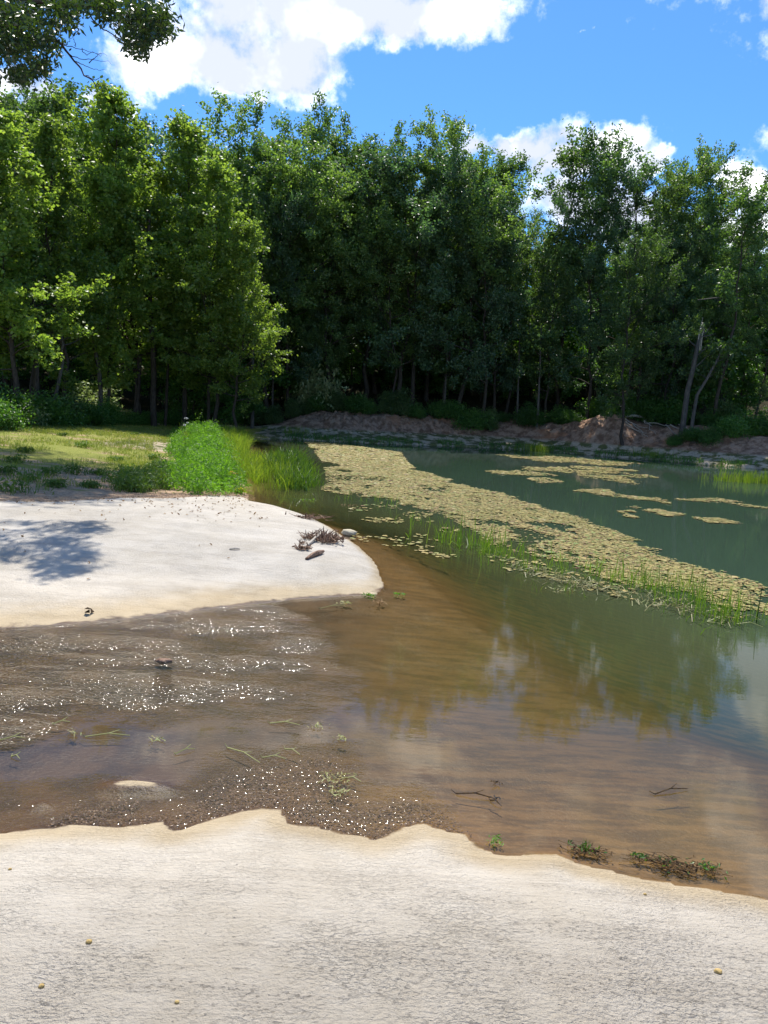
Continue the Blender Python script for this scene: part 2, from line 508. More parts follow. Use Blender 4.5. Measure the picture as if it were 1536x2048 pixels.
pits = nb.math('MULTIPLY', nb.math('MULTIPLY', pit, nearer), nb.math('ADD', nb.math('MULTIPLY', nb.math('MAXIMUM', patch, tracks), 0.95), 0.08))
dry = nb.mix(nb.ramp(big, 0.3, 0.7), (0.495, 0.43, 0.335), (0.58, 0.515, 0.42))
dry = nb.mix(nb.ramp(mid, 0.35, 0.75, 0, 0.5), dry, (0.60, 0.54, 0.45))
dry = nb.mix(nb.ramp(rake, 0.58, 0.70, 0, 0.28), dry, (0.33, 0.27, 0.20))
dry = nb.mix(nb.math('MULTIPLY', tracks, 0.22), dry, (0.36, 0.305, 0.235))
dry = nb.mix(nb.ramp(nb.noise(nb.stretch(p, (3.0, 40, 5), 0.06), 1.0, 5, 0.7), 0.54, 0.66, 0, 0.22), dry, (0.30, 0.25, 0.19))
dry = nb.mix(nb.math('MULTIPLY', pits, 0.34), dry, (0.24, 0.18, 0.12))  # shading inside the pits painted in as a darker tone
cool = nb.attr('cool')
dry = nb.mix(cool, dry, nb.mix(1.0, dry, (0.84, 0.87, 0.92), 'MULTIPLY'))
stain = nb.ramp(nb.noise(p, 3.1, 5, 0.6), 0.40, 0.62)
wet0 = nb.mix(stain, (0.050, 0.029, 0.018), (0.095, 0.055, 0.029))
wet0 = nb.mix(nb.ramp(grit, 0.55, 0.72, 0, 0.7), wet0, (0.20, 0.12, 0.065))
wet0 = nb.mix(nb.ramp(rake, 0.55, 0.75, 0, 0.4), wet0, (0.045, 0.022, 0.008))
silt = nb.mix(nb.ramp(nb.noise(nb.stretch(p, (1.6, 6.5, 1), -0.2), 1.6, 7, 0.70), 0.40, 0.60), (0.190, 0.112, 0.040), (0.105, 0.063, 0.022))
silt = nb.mix(nb.ramp(nb.noise(p, 38, 4, 0.6), 0.5, 0.75, 0, 0.35), silt, (0.29, 0.18, 0.08))
green = nb.mix(nb.ramp(nb.noise(nb.stretch(p, (1.5, 3, 1), -0.2), 2.6, 5, 0.6), 0.42, 0.58), (0.060, 0.080, 0.035), (0.26, 0.19, 0.065))
sb = nb.mix(nb.attr('silt'), wet0, silt)
sb = nb.mix(nb.attr('deepness'), sb, green)
sep = nb.n.new('ShaderNodeSeparateXYZ'); nb.l.new(p, sep.inputs[0]); z = sep.outputs[2]
zn = nb.math('ADD', z, nb.math('MULTIPLY', nb.math('SUBTRACT', mid, 0.5), 0.022))
wetline = nb.ramp(zn, 0.0015, 0.007)          # damp rim just above the water
damp = nb.mix(1.0, dry, (0.86, 0.77, 0.61), 'MULTIPLY')
dryd = nb.mix(nb.ramp(zn, 0.012, 0.06), damp, dry)
col = nb.mix(wetline, sb, dryd)
crumb = nb.ramp(nb.noise(nb.stretch(p, (42, 60, 50), -0.3), 1.0, 3, 0.6), 0.38, 0.60)
hgt = nb.math('ADD', nb.math('MULTIPLY', grit, 0.25), nb.math('MULTIPLY', nb.math('SUBTRACT', 1.0, pits), 0.55))
hgt = nb.math('ADD', hgt, nb.math('MULTIPLY', rake, 0.7))
hgt = nb.math('ADD', hgt, nb.math('MULTIPLY', mid, 0.8))
hgt = nb.math('ADD', hgt, nb.math('MULTIPLY', crumb, nb.math('MULTIPLY', nb.math('MULTIPLY_ADD', nearer, 0.50, 0.32), nb.math('MULTIPLY_ADD', patch, 0.8, 0.35))))
hgt = nb.math('ADD', hgt, nb.math('MULTIPLY', nb.math('MULTIPLY', nb.noise(nb.stretch(p, (30, 44, 40), -0.3), 1.0, 6, 0.75), nb.math('ADD', nb.math('MULTIPLY', nearer, 0.7), 0.5)), 2.0))
bsdf(nb, out, col, nb.ramp(wetline, 0, 1, 0.35, 0.9), 0.25, nb.bump(hgt, nb.ramp(wetline, 0, 1, 0.003, 0.0135), 1.0))

# field soil: straw, gravel, thin grass
m, nb, out = new_mat('field'); M['field'] = m
p = nb.pos()
a = nb.noise(nb.stretch(p, (0.6, 1.0, 1)), 0.9, 6, 0.62); b_ = nb.noise(p, 14, 5, 0.7); c_ = nb.noise(p, 60, 3, 0.6)
soil = nb.mix(nb.ramp(b_, 0.35, 0.65), (0.30, 0.19, 0.12), (0.55, 0.40, 0.26))
grs = nb.mix(nb.ramp(c_, 0.4, 0.6), (0.145, 0.18, 0.035), (0.30, 0.29, 0.075))
sepf = nb.n.new('ShaderNodeSeparateXYZ'); nb.l.new(p, sepf.inputs[0])
dy = nb.ramp(sepf.outputs[1], 13.5, 21.0, 0.20, -0.04)
mk = nb.ramp(nb.math('SUBTRACT', nb.math('ADD', a, nb.math('MULTIPLY', nb.math('SUBTRACT', b_, 0.5), 0.25)), dy), 0.40, 0.52)
col = nb.mix(mk, soil, grs)
bsdf(nb, out, col, 0.95, 0.1, nb.bump(nb.math('ADD', b_, c_), 0.03, 0.8))

# clay bank
m, nb, out = new_mat('clay'); M['clay'] = m
p = nb.pos()
a = nb.noise(nb.stretch(p, (1.0, 1.0, 0.35)), 2.4, 7, 0.68); b_ = nb.noise(p, 9, 6, 0.7); c2 = nb.noise(p, 0.5, 3)
cl_ = nb.mix(nb.ramp(a, 0.38, 0.62), (0.19, 0.11, 0.07), (0.42, 0.28, 0.19))
cl_ = nb.mix(nb.ramp(c2, 0.56, 0.66, 0, 0.6), cl_, (0.42, 0.20, 0.10))
sepc = nb.n.new('ShaderNodeSeparateXYZ'); nb.l.new(p, sepc.inputs[0])
sand = nb.mix(nb.ramp(b_, 0.3, 0.7), (0.40, 0.32, 0.22), (0.56, 0.47, 0.34))
sand = nb.mix(nb.ramp(nb.noise(p, 1.7, 5, 0.6), 0.44, 0.56), sand, (0.12, 0.13, 0.05))
zz = nb.math('ADD', sepc.outputs[2], nb.math('MULTIPLY', nb.math('SUBTRACT', b_, 0.5), 0.2))
col = nb.mix(nb.ramp(zz, 0.50, 0.66), sand, cl_)
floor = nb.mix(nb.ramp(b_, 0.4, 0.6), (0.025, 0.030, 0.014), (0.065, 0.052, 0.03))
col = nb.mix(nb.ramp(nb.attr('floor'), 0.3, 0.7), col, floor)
bsdf(nb, out, col, 0.95, 0.1, nb.bump(nb.math('ADD', a, b_), 0.12, 0.9))

# water: mirror by Fresnel, under it clear brown shallows turning to murky green with depth
m, nb, out = new_mat('pond_water'); M['water'] = m
p = nb.pos()
flow = nb.attr('flow'); peb = nb.attr('pebble'); dep = nb.attr('depth')
spx = nb.n.new('ShaderNodeSeparateXYZ'); nb.l.new(p, spx.inputs[0])
r1 = nb.noise(nb.stretch(p, (2.2, 7.0, 1), 0.08), 1.5, 4, 0.55)
r2 = nb.noise(nb.stretch(p, (5, 15, 1), -0.15), 2.0, 3, 0.5)
calm = nb.math('ADD', nb.math('MULTIPLY', r1, 0.00030), nb.math('MULTIPLY', r2, 0.00018))
f1 = nb.noise(nb.stretch(p, (7, 12, 1), 0.45), 1.0, 2, 0.5, 0.6)
f2 = nb.noise(nb.stretch(p, (31, 50, 1), 0.2), 1.0, 1, 0.5)
patchy = nb.ramp(nb.noise(nb.stretch(p, (0.9, 2.6, 1), 0.15), 1.0, 3, 0.5), 0.35, 0.65, 0.25, 1.2)
fl = nb.math('MULTIPLY', nb.math('MULTIPLY', nb.math('ADD', nb.math('MULTIPLY', f1, 0.024), nb.math('MULTIPLY', f2, 0.0142)), flow), nb.math('MULTIPLY', patchy, nb.ramp(nb.math('ADD', spx.outputs[0], nb.math('MULTIPLY', spx.outputs[1], 0.0)), -3.4, -0.6, 1.7, 0.8)))
v1 = nb.noise(nb.stretch(p, (34, 42, 60), 0.3), 1.0, 2, 0.55)
pb = nb.math('MULTIPLY', nb.math('MULTIPLY', v1, 0.0080), peb)
hh = nb.math('ADD', nb.math('ADD', calm, fl), pb)
nrm = nb.bump(hh, 1.0, 1.0)
fr = nb.n.new('ShaderNodeFresnel'); fr.inputs[0].default_value = 1.333; nb.put(fr.inputs['Normal'], nrm)
gl = nb.n.new('ShaderNodeBsdfGlossy'); nb.put(gl.inputs['Normal'], nrm)
nb.put(gl.inputs['Roughness'], nb.math('ADD', 0.004, nb.math('MULTIPLY', nb.math('MAXIMUM', flow, peb), 0.085)))
tr = nb.n.new('ShaderNodeBsdfTransparent')
nb.put(tr.inputs[0], nb.mix(nb.ramp(dep, 0.0, 0.35, smooth=False), (0.97, 0.94, 0.88), (0.72, 0.66, 0.42)))
df = nb.n.new('ShaderNodeBsdfDiffuse')
nb.put(df.inputs[0], nb.mix(nb.ramp(dep, 0.25, 1.2), (0.075, 0.085, 0.034), (0.038, 0.066, 0.043)))
mk = nb.math('SUBTRACT', 1.0, nb.math('POWER', 2.7183, nb.math('MULTIPLY', dep, -2.3)))
mx = nb.n.new('ShaderNodeMixShader'); nb.put(mx.inputs[0], mk); nb.l.new(tr.outputs[0], mx.inputs[1]); nb.l.new(df.outputs[0], mx.inputs[2])
m2 = nb.n.new('ShaderNodeMixShader'); nb.put(m2.inputs[0], fr.outputs[0]); nb.l.new(mx.outputs[0], m2.inputs[1]); nb.l.new(gl.outputs[0], m2.inputs[2])
nb.l.new(m2.outputs[0], out.inputs[0])

m, nb, out = new_mat('lily_pad'); M['pad'] = m
g = nb.n.new('ShaderNodeNewGeometry'); rp = g.outputs['Random Per Island']
c = nb.mix(nb.ramp(rp, 0.0, 0.55, smooth=False), (0.165, 0.140, 0.040), (0.33, 0.245, 0.085))
c = nb.mix(nb.ramp(rp, 0.6, 0.80), c, (0.15, 0.20, 0.045))
c = nb.mix(nb.ramp(rp, 0.86, 0.93), c, (0.15, 0.085, 0.04))
c = nb.mix(nb.ramp(nb.noise(g.outputs['Position'], 0.55, 4, 0.6), 0.42, 0.62, 0, 0.45), c, (0.26, 0.225, 0.06))
bsdf(nb, out, c, 0.55, 0.2)

m, nb, out = new_mat('rock'); M['rock'] = m
p = nb.pos(); z1 = nb.noise(p, 22, 5, 0.6)
bsdf(nb, out, nb.mix(z1, (0.36, 0.30, 0.19), (0.60, 0.54, 0.40)), 0.8, 0.2, nb.bump(z1, 0.01))
m, nb, out = new_mat('amber_pebble'); M['amber'] = m
p = nb.pos(); z1 = nb.noise(p, 60, 4, 0.6)
bsdf(nb, out, nb.mix(z1, (0.34, 0.22, 0.07), (0.52, 0.38, 0.16)), 0.7, 0.2)
m, nb, out = new_mat('yellow_petal'); M['petal'] = m
bsdf(nb, out, (0.75, 0.45, 0.02), 0.6, 0.2)
m, nb, out = new_mat('white_petal'); M['white'] = m
bsdf(nb, out, (0.75, 0.75, 0.72), 0.6, 0.2)

# ------------------------------------------------------------------ terrain objects
NXg, NYg = len(GX), len(GY)
V = np.stack([X.ravel(), Y.ravel(), H.ravel()], 1)
jj, ii = np.meshgrid(np.arange(NYg - 1), np.arange(NXg - 1), indexing='ij')
i0 = (jj * NXg + ii).ravel()
Q = np.stack([i0, i0 + 1, i0 + 1 + NXg, i0 + NXg], 1)
fx = (X[:-1, :-1] + X[1:, 1:]).ravel() / 2; fy = (Y[:-1, :-1] + Y[1:, 1:]).ravel() / 2
fsd = (sd_w[:-1, :-1] + sd_w[1:, 1:]).ravel() / 2
fsouth = fy < 5.2 + 0.10 * fx
slab_back = [tuple(hit(u, v)[:2]) for u, v in [(500, 996), (430, 990), (345, 995), (250, 994), (120, 1002), (0, 1000)]]
LSLAB = slab_back + [(-9, 11.2), (-16, 9.5), (-30, 8), (-30, 2), (-5, 5), (0.6, 8), (0.6, 10.5), (-1.2, 15), (-2.4, 17)]
in_ls = in_poly(fx + 0.10 * fbm(fx, fy, 2.0, 3), fy + 0.12 * fbm(fx, fy, 1.7, 3), LSLAB)
fforest = in_poly(fx, fy, FOREST) | ((fy > 26) & (fx > -8.2 + 0.15 * (fy - 40)) & (fx < 30)) | (fx > 22) & (fy > 0)
zone = np.where(fsd < -0.12, 0, np.where(fsouth & (fy > -14), 1, np.where(in_ls, 2, np.where(fforest, 4, 3))))
zone = np.where((fsd > -0.12) & (fsd < 0) & (zone == 3), 3, zone)
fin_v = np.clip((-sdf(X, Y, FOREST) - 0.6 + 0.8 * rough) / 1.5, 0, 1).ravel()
attr_all = {
    'silt': (np.clip(sstep(X + 0.35 * fbm(X, Y, 0.8, 4), -0.9, 0.7) + sstep(Y, 8.6, 9.5), 0, 1)).ravel(),
    'deepness': sstep(deep_s + 0.25 * fbm(X, Y, 1.2, 4), 0.0, 1.3).ravel(),
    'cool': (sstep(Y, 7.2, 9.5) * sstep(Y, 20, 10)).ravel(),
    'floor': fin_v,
}
names = {0: ('pond_bed', 'concrete', 'brown silted bed of the pond and stream under the water'),
         1: ('near_slab', 'concrete', 'pale rough concrete slab in the foreground'),
         2: ('left_slab', 'concrete', 'smooth pale concrete slab tongue beyond the stream at left'),
         3: ('grass_field', 'field', 'patchy grass and straw field behind the left slab'),
         4: ('clay_bank', 'clay', 'eroded clay bank and forest floor across the pond')}
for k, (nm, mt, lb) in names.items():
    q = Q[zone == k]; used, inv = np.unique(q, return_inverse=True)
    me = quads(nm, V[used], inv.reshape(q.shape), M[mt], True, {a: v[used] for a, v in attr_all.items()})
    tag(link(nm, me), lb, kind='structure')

# water sheet
FLOW = [(-30, 0.5), (-12, 2.6)] + PX([(0, 1500), (200, 1440), (400, 1440), (560, 1450), (690, 1400), (725, 1360), (662, 1310), (655, 1265), (600, 1235), (560, 1212), (450, 1205), (250, 1230), (0, 1250)]) + [(-12, 5.2), (-30, 3)]
PEB = [(-12, 1.2)] + PX([(0, 1560), (180, 1560), (340, 1575), (480, 1500), (700, 1490), (730, 1560), (860, 1590), (950, 1650), (990, 1720), (850, 1760), (560, 1740), (0, 1760)]) + [(-12, 1)]
wk = sd_w < 0.12
wq = Q[(wk[:-1, :-1] | wk[1:, 1:] | wk[1:, :-1] | wk[:-1, 1:]).ravel()]
used, inv = np.unique(wq, return_inverse=True)
flow_a = sstep(-sdf(X, Y, FLOW) + 0.12 * fbm(X, Y, 2.2, 4), -0.12, 0.2)
peb_a = sstep(-sdf(X, Y, PEB) + 0.12 * fbm(X, Y, 3.0, 4), -0.08, 0.14)
wv = V.copy(); wv[:, 2] = 0.0
me = quads('pond_water', wv[used], inv.reshape(wq.shape), M['water'], True,
           {'depth': np.maximum(-H, 0).ravel()[used], 'flow': flow_a.ravel()[used], 'pebble': peb_a.ravel()[used]})
tag(link('pond_water', me), 'brown shallows and dark green pond water', kind='structure')

# ------------------------------------------------------------------ trees
def branch(p0, d, L, r0, rg, seg=5, up=0.25, wander=0.12):
    pts = [p0]; d = unit(d)
    for i in range(seg):
        d = unit(d + np.array([0, 0, up / seg]) + rg.normal(size=3) * wander)
        pts.append(pts[-1] + d * L / seg)
    pts = np.array(pts); rad = r0 * (1 - np.linspace(0, 1, seg + 1) * 0.85)
    return pts, rad


def clumps(C, size, n_per, ll, lw, rg, up, flat=0.5):
    N = len(C) * n_per
    q = rg.normal(size=(N, 3)); q /= np.maximum(1, np.linalg.norm(q, axis=1) / 1.9)[:, None]
    sz = np.repeat(np.broadcast_to(size, (len(C),)) * rg.uniform(0.7, 1.3, len(C)), n_per)[:, None]
    P = np.repeat(C, n_per, 0) + q * sz * np.array([1, 1, flat])
    return leaf_quads(P, ll, lw, rg, up)


def spray_leaves(seg, n, sig, ll, lw, rg, up):
    """leaves strung along twigs: seg is (k,2,3)"""
    L = np.linalg.norm(seg[:, 1] - seg[:, 0], axis=1) + 0.15
    k = rg.choice(len(seg), n, p=L / L.sum())
    t = rg.uniform(0.1, 1.08, n)[:, None]
    P = seg[k, 0] * (1 - t) + seg[k, 1] * t + rg.normal(size=(n, 3)) * sig * np.array([1, 1, 0.75])
    return leaf_quads(P, ll, lw, rg, up)


def make_tree(seed, Ht, crown0, prof_w, nl, leafmat, barkmat, ll, lw, nleaf, r_trunk, rise, sig, gaps=0.0, lean=0.0, spread=0.8, tw=0.9):
    rg = np.random.default_rng(seed); g = Geo()
    k = 12
    tp = np.zeros((k + 1, 3)); tp[:, 2] = np.linspace(-0.6, Ht * (0.92 if rise < 0.8 else 0.95), k + 1)
    tp[1:, :2] += np.cumsum(rg.normal(size=(k, 2)) * 0.012 * Ht, 0); tp[:, 0] += lean * tp[:, 2]
    tr_ = r_trunk * (1 - np.linspace(0, 1, k + 1) * 0.9); tr_[0] *= 1.5; tr_[1] *= 1.1
    g.tube(tp, tr_, 7, cap=False)
    seg = []
    side = rg.uniform(0, 2 * pi)
    for i in range(nl):
        rel = (i + rg.uniform(0, 0.9)) / nl; t = crown0 + ((0.925 if rise < 0.8 else 0.96) - crown0) * rel
        if rg.random() < gaps:
            continue
        h = t * Ht; b = np.array([np.interp(h, tp[:, 2], tp[:, a]) for a in range(2)] + [h])
        az = i * 2.399 + rg.uniform(-0.6, 0.6)
        L = prof_w(rel) * rg.uniform(0.5, 1.3) * (1 + 0.28 * cos(az - side))
        d = np.array([cos(az), sin(az), rise * (0.35 + 0.75 * rel) + rg.uniform(-0.2, 0.2)])
        pts, rad = branch(b, d, L, r_trunk * 0.36 * (1.1 - 0.7 * rel), rg, 6, 0.3)
        g.tube(pts, rad, 4, cap=False)
        seg.append((pts[-2], pts[-1] + (pts[-1] - pts[-2]) * 0.5))
        for s_ in range(int(3 + L * 1.6)):
            j = int(rg.integers(2, 7)); base = pts[min(j, 6)]
            dd = unit(pts[min(j, 6)] - pts[min(j, 6) - 1]) + rg.normal(size=3) * spread
            p2, r2_ = branch(base, dd, tw * rg.uniform(0.6, 1.5) * (0.6 + 0.2 * L), rad[min(j, 5)] * 0.5, rg, 3, 0.15)
            g.tube(p2, r2_, 3, cap=False)
            seg.append((p2[1], p2[-1]))
            for q_ in range(2):
                e = p2[2 + q_ % 2]; seg.append((e, e + unit(unit(p2[-1] - p2[0]) + rg.normal(size=3) * 0.8) * tw * rg.uniform(0.35, 0.8)))
    for q_ in range(10):
        e = tp[-1]; seg.append((e, e + unit(rg.normal(size=3) * [1, 1, 0.4] + [0, 0, 0.25]) * rg.uniform(0.5, 1.2)))
    seg = np.array(seg)
    LV, LQ = spray_leaves(seg, nleaf, sig, ll, lw, rg, 0.35)
    return g.mesh('trunk', barkmat, True), quads('crown', LV, LQ, leafmat), float(np.percentile(LV[:, 2], 99.85))


wide = lambda r: 4.6 * (0.42 + 0.75 * math.sin(pi * min(1, 0.06 + 0.78 * r))) * (1 - 0.22 * r)
cone = lambda r: 3.0 * (1 - r) ** 0.6 * (0.6 + 0.4 * min(1, r * 4)) + 0.35
lean_w = lambda r: 2.6 * (0.5 + 0.8 * math.sin(pi * min(1, 0.1 + 0.85 * r)))
OAKM = [M['oak_leaf'], M['blue_leaf'], M['oak_leaf'], M['light_leaf'], M['blue_leaf'], M['oak_leaf'], M['light_leaf']]
OAK = [make_tree(100 + i, 19, 0.17, wide, 31, OAKM[i], M['bark'], 0.22, 0.14, 23000, 0.19, 0.75, 0.19, 0.12) for i in range(7)]
SYC = [make_tree(200 + i, 16, 0.17, cone, 54, M['young_leaf'], M['bark'], 0.20, 0.145, 20000, 0.13, 0.95, 0.15, 0.10, tw=0.75) for i in range(4)]
THIN = [make_tree(300 + i, 19, 0.42, lean_w, 17, M['oak_leaf'], M['bark'], 0.23, 0.145, 6500, 0.15, 0.9, 0.20, 0.25) for i in range(2)]
SAP = [make_tree(400 + i, 7, 0.12, lambda r: 2.0 * (1 - 0.6 * r), 24, M['shrub_leaf'], M['bark'], 0.20, 0.13, 6500, 0.06, 0.4, 0.18, tw=0.5) for i in range(2)]
KIND = {'oak': OAK, 'young': SYC, 'thin': THIN, 'sapling': SAP}
TREES = []


def put_tree(kind, var, x, y, ztop, label, group=None, wf_=1.0, name='broadleaf_tree', lean=(0, 0), cat='tree'):
    tm, cm, Ht = KIND[kind][var % len(KIND[kind])]
    zg = float(ground(x, y)) - 0.05
    s_ = (ztop - zg) / Ht
    t = empty(name, (x, y, zg)); t.scale = (s_ * wf_, s_ * wf_, s_)
    t.rotation_euler = (lean[0], lean[1], rng.uniform(0, 2 * pi))
    tag(t, label, cat, group)
    link('trunk', tm, t); link('crown', cm, t)
    TREES.append(t)
    return t


def top_tree(kind, var, u, v, D_, label, group, wf_=1.0, **kw):
    p_ = on_y(u, v, D_)
    return put_tree(kind, var, p_[0], D_, p_[2], label, group, wf_, **kw)


G1 = 'bright young trees behind the field at left'
G2 = 'tall dark trees along the far shore'
G3 = 'dark trees behind the bright young ones'
rows = [
    ('young', 0, 25, 205, 33, 'yellow-green young tree at the left edge of the picture', G1, 1.15),
    ('young', 1, 128, 258, 38, 'shorter yellow-green tree beside the leftmost one, thin leaning trunk', G1, 1.05),
    ('young', 2, 282, 196, 42, 'tallest bright green tree of the left group, pointed top against the sky', G1, 1.15),
    ('young', 0, 368, 236, 43, 'bright green tree just right of the tallest pointed one', G1, 1.1),
    ('young', 1, 436, 318, 41, 'bright green tree with shoulder sloping down towards the dark wood', G1, 1.1),
    ('young', 2, 482, 440, 40, 'lowest bright green tree, rightmost of the left group', G1, 1.0),
    ('young', 1, 215, 330, 40, 'bright green tree filling the gap left of the tallest one', G1, 1.0),
    ('young', 0, -60, 235, 34, 'yellow-green tree reaching in from beyond the left edge', G1, 1.1),
    ('oak', 0, 60, 186, 55, 'dark broad crown behind the leftmost yellow-green tree', G3, 1.0),
    ('oak', 1, 112, 172, 52, 'dark tall crown with the highest top of the left side', G3, 1.0),
    ('oak', 2, 190, 206, 54, 'dark crown between the two pointed bright trees', G3, 0.9),
    ('oak', 3, 240, 222, 58, 'dark crown close behind the tallest bright tree', G3, 0.9),
    ('oak', 4, 8, 200, 50, 'dark crown at the far left under the hanging oak boughs', G3, 1.0),
    ('oak', 2, 425, 206, 52, 'grey-green crown just right of the bright group', G2, 1.0),
    ('thin', 0, 512, 200, 50, 'thin loose-topped tree rising highest of the middle wood', G2, 1.1),
    ('oak', 0, 560, 232, 49, 'grey-green round crown below the loose-topped tree', G2, 0.95),
    ('oak', 3, 622, 216, 53, 'broad crown left of the dip in the middle skyline', G2, 0.9),
    ('oak', 1, 690, 252, 50, 'crown in the shallow dip of the middle skyline', G2, 0.9),
    ('oak', 4, 755, 228, 52, 'tall crown with tufted top at the centre of the picture', G2, 1.0),
    ('oak', 0, 830, 250, 50, 'round crown right of the tufted central one', G2, 1.0),
    ('oak', 2, 885, 256, 53, 'crown left of the small cloud piece on the skyline', G2, 0.9),
    ('oak', 3, 942, 266, 50, 'last tall crown before the skyline falls to the gap', G2, 1.0),
    ('oak', 1, 1000, 335, 49, 'crown on the falling shoulder left of the big cloud', G2, 0.85),
    ('oak', 4, 1040, 380, 51, 'low crown at the edge of the skyline gap', G2, 0.8),
    ('thin', 1, 1152, 282, 52, 'sparse thin tree standing in front of the white cloud', G2, 1.0),
    ('oak', 2, 1115, 480, 49.5, 'rounded lower tree filling the bottom of the skyline gap', G2, 0.8),
    ('oak', 3, 1215, 385, 48.5, 'bright lower crown below the right cloud', G2, 0.85),
    ('thin', 0, 1245, 320, 50, 'small-topped tree left of the big right crown', G2, 1.0),
    ('oak', 4, 1302, 302, 50, 'left half of the big right crown mass', G2, 0.85),
    ('oak', 0, 1352, 282, 48, 'highest dome of the right side of the wood', G2, 0.85),
    ('oak', 1, 1400, 284, 49, 'right shoulder of the high dome at right', G2, 0.75),
    ('thin', 1, 1478, 328, 44, 'open-branched tree near the right edge with cloud showing through', G2, 1.15),
    ('thin', 0, 1532, 348, 46, 'open-branched tree cut by the right edge', G2, 0.8),
    ('oak', 2, 1450, 545, 45.5, 'low light green crown bending over the right bank', G2, 0.85),
    ('oak', 3, 1545, 530, 44.5, 'low green crown at the right edge above the bank', G2, 0.85),
    ('oak', 1, 585, 340, 49.5, 'mid-height grey-green tree in front of the middle wood, left part', G2, 0.85),
    ('oak', 2, 690, 430, 50, 'dark mid-height tree above the sunlit sapling', G2, 0.9),
    ('oak', 4, 800, 400, 50, 'dark mid-height tree at the centre of the wood', G2, 0.9),
    ('oak', 0, 905, 385, 50, 'mid-height tree right of the centre with glossy leaves', G2, 0.9),
    ('oak', 3, 1010, 440, 50, 'dark mid-height tree under the falling shoulder', G2, 0.9),
    ('oak', 1, 1290, 450, 44, 'mid-height tree above the clay mound', G2, 0.85),
    ('oak', 4, 1370, 430, 46.5, 'mid-height tree behind the leaning broken trunk', G2, 0.8),
]
for i_, r_ in enumerate(rows):
    r_ = list(r_); r_[1] = i_ * 3 + r_[1]
    top_tree(*r_)
# deeper rows, and trees beyond both sides of the frame
rt = np.random.default_rng(11)
LD = 'dark tree deep in the wood, mostly hidden by the front rows'
for row, (D_, e) in enumerate([(57, 0.285), (64, 0.27), (72, 0.25), (82, 0.235)]):
    x = -0.62 * D_
    while x < 0.47 * D_:
        xx = x + rt.uniform(-1, 1); yy = D_ + rt.uniform(-2.5, 2.5)
        ee = e * (1.10 if xx / D_ < 0.12 else (0.86 if xx / D_ < 0.26 else 0.93))
        put_tree('oak', int(rt.integers(0, 7)), xx, yy, EYE + yy * ee * rt.uniform(0.92, 1.06), LD, 'trees deep in the wood', 1.0)
        x += 4.2
for D_, st_ in ((58, 3.4), (66, 3.6), (76, 4.0)):
    x = -0.6 * D_
    while x < 0.6 * D_:
        xx = x + rt.uniform(-1, 1); yy = D_ + rt.uniform(-2, 2)
        put_tree('sapling', int(rt.integers(0, 2)), xx, yy, float(ground(xx, yy)) + rt.uniform(5, 9), 'low dark understorey tree deep in the wood', 'understorey deep in the wood', 1.5, name='sapling')
        x += st_
LS = 'tree standing beyond the side of the picture'
for x, y, zt in [(-25, 31, 14), (-29, 36, 16), (-22, 38, 15), (-34, 30, 16), (-20, 44, 19), (-27, 46, 19), (28, 42, 10), (32, 38, 9), (36, 33, 9), (42, 28, 9), (31, 46, 12), (38, 42, 12), (48, 20, 11), (50, 10, 11), (-40, 24, 16), (29, 52, 13)]:
    put_tree('young' if x < 0 and y < 40 else 'oak', int(rt.integers(0, 5)), x, y, zt, LS, 'trees beyond the sides of the picture', 1.1)

# slender trunks of the wood's edge
def stem_tree(pts_px, D_, r0, label, mat, name='slender_tree', leafy=True, r1=0.4):
    P = [on_y(u, v, D_) for u, v in pts_px]
    b = P[0].copy(); b[2] = float(ground(b[0], b[1])) - 0.2
    P = np.array([b] + P[1:]) - b
    ks = np.linspace(0, len(P) - 1, 10)
    PP = np.stack([np.interp(ks, np.arange(len(P)), P[:, a]) for a in range(3)], 1)
    PP[1:-1, 1] += np.random.default_rng(int(pts_px[0][0])).normal(size=8) * 0.08
    t = empty(name, tuple(b)); tag(t, label, 'tree', 'trunks at the edge of the wood')
    g = Geo(); g.tube(PP, r0 * (1 - (1 - r1) * np.linspace(0, 1, 10)), 8, cap=False)
    rg = np.random.default_rng(int(pts_px[0][0] + 5)); C = []
    for i in range(5):
        j = int(rg.integers(5, 9)); pts, rad = branch(PP[j], np.array([rg.normal(), rg.normal(), 0.5]), rg.uniform(0.7, 1.8), r0 * 0.28, rg)
        g.tube(pts, rad, 4, cap=False); C += [pts[-1], pts[-2]]
    link('trunk', g.mesh('trunk', mat, True), t)
    if leafy:
        LV, LQ = clumps(np.array(C), 0.45, 60, 0.19, 0.13, rg, 0.35)
        link('crown', quads('crown', LV, LQ, M['oak_leaf']), t)
    return t


stem_tree([(71, 790), (72, 720), (69, 640), (65, 560)], 35.5, 0.15, 'straight brown trunk of the leftmost group, bare to half its height', M['bark'])
stem_tree([(205, 805), (196, 740), (186, 670), (178, 600)], 39.5, 0.13, 'slender trunk leaning left, second from the left edge', M['pale_bark'])
stem_tree([(100, 782), (124, 725), (124, 690), (121, 665)], 36, 0.09, 'thin crooked bare stem bending beside the leftmost trunk', M['pale_bark'], leafy=False)
stem_tree([(30, 765), (24, 700), (2, 655), (-20, 600)], 34, 0.08, 'thin stem leaning out at the left edge', M['bark'])
stem_tree([(309, 800), (306, 690), (300, 560), (298, 420)], 41.5, 0.17, 'straight trunk of the tallest bright tree', M['bark'])
stem_tree([(282, 800), (270, 730), (250, 660), (240, 590)], 42, 0.10, 'thin trunk leaning left beside the tallest bright tree', M['bark'])
stem_tree([(330, 800), (335, 740), (338, 690), (342, 600)], 42.5, 0.09, 'thin trunk close to the right of the straight one', M['bark'])
stem_tree([(417, 800), (419, 740), (421, 700), (425, 600)], 42, 0.10, 'thin trunk under the lowest bright foliage', M['bark'])
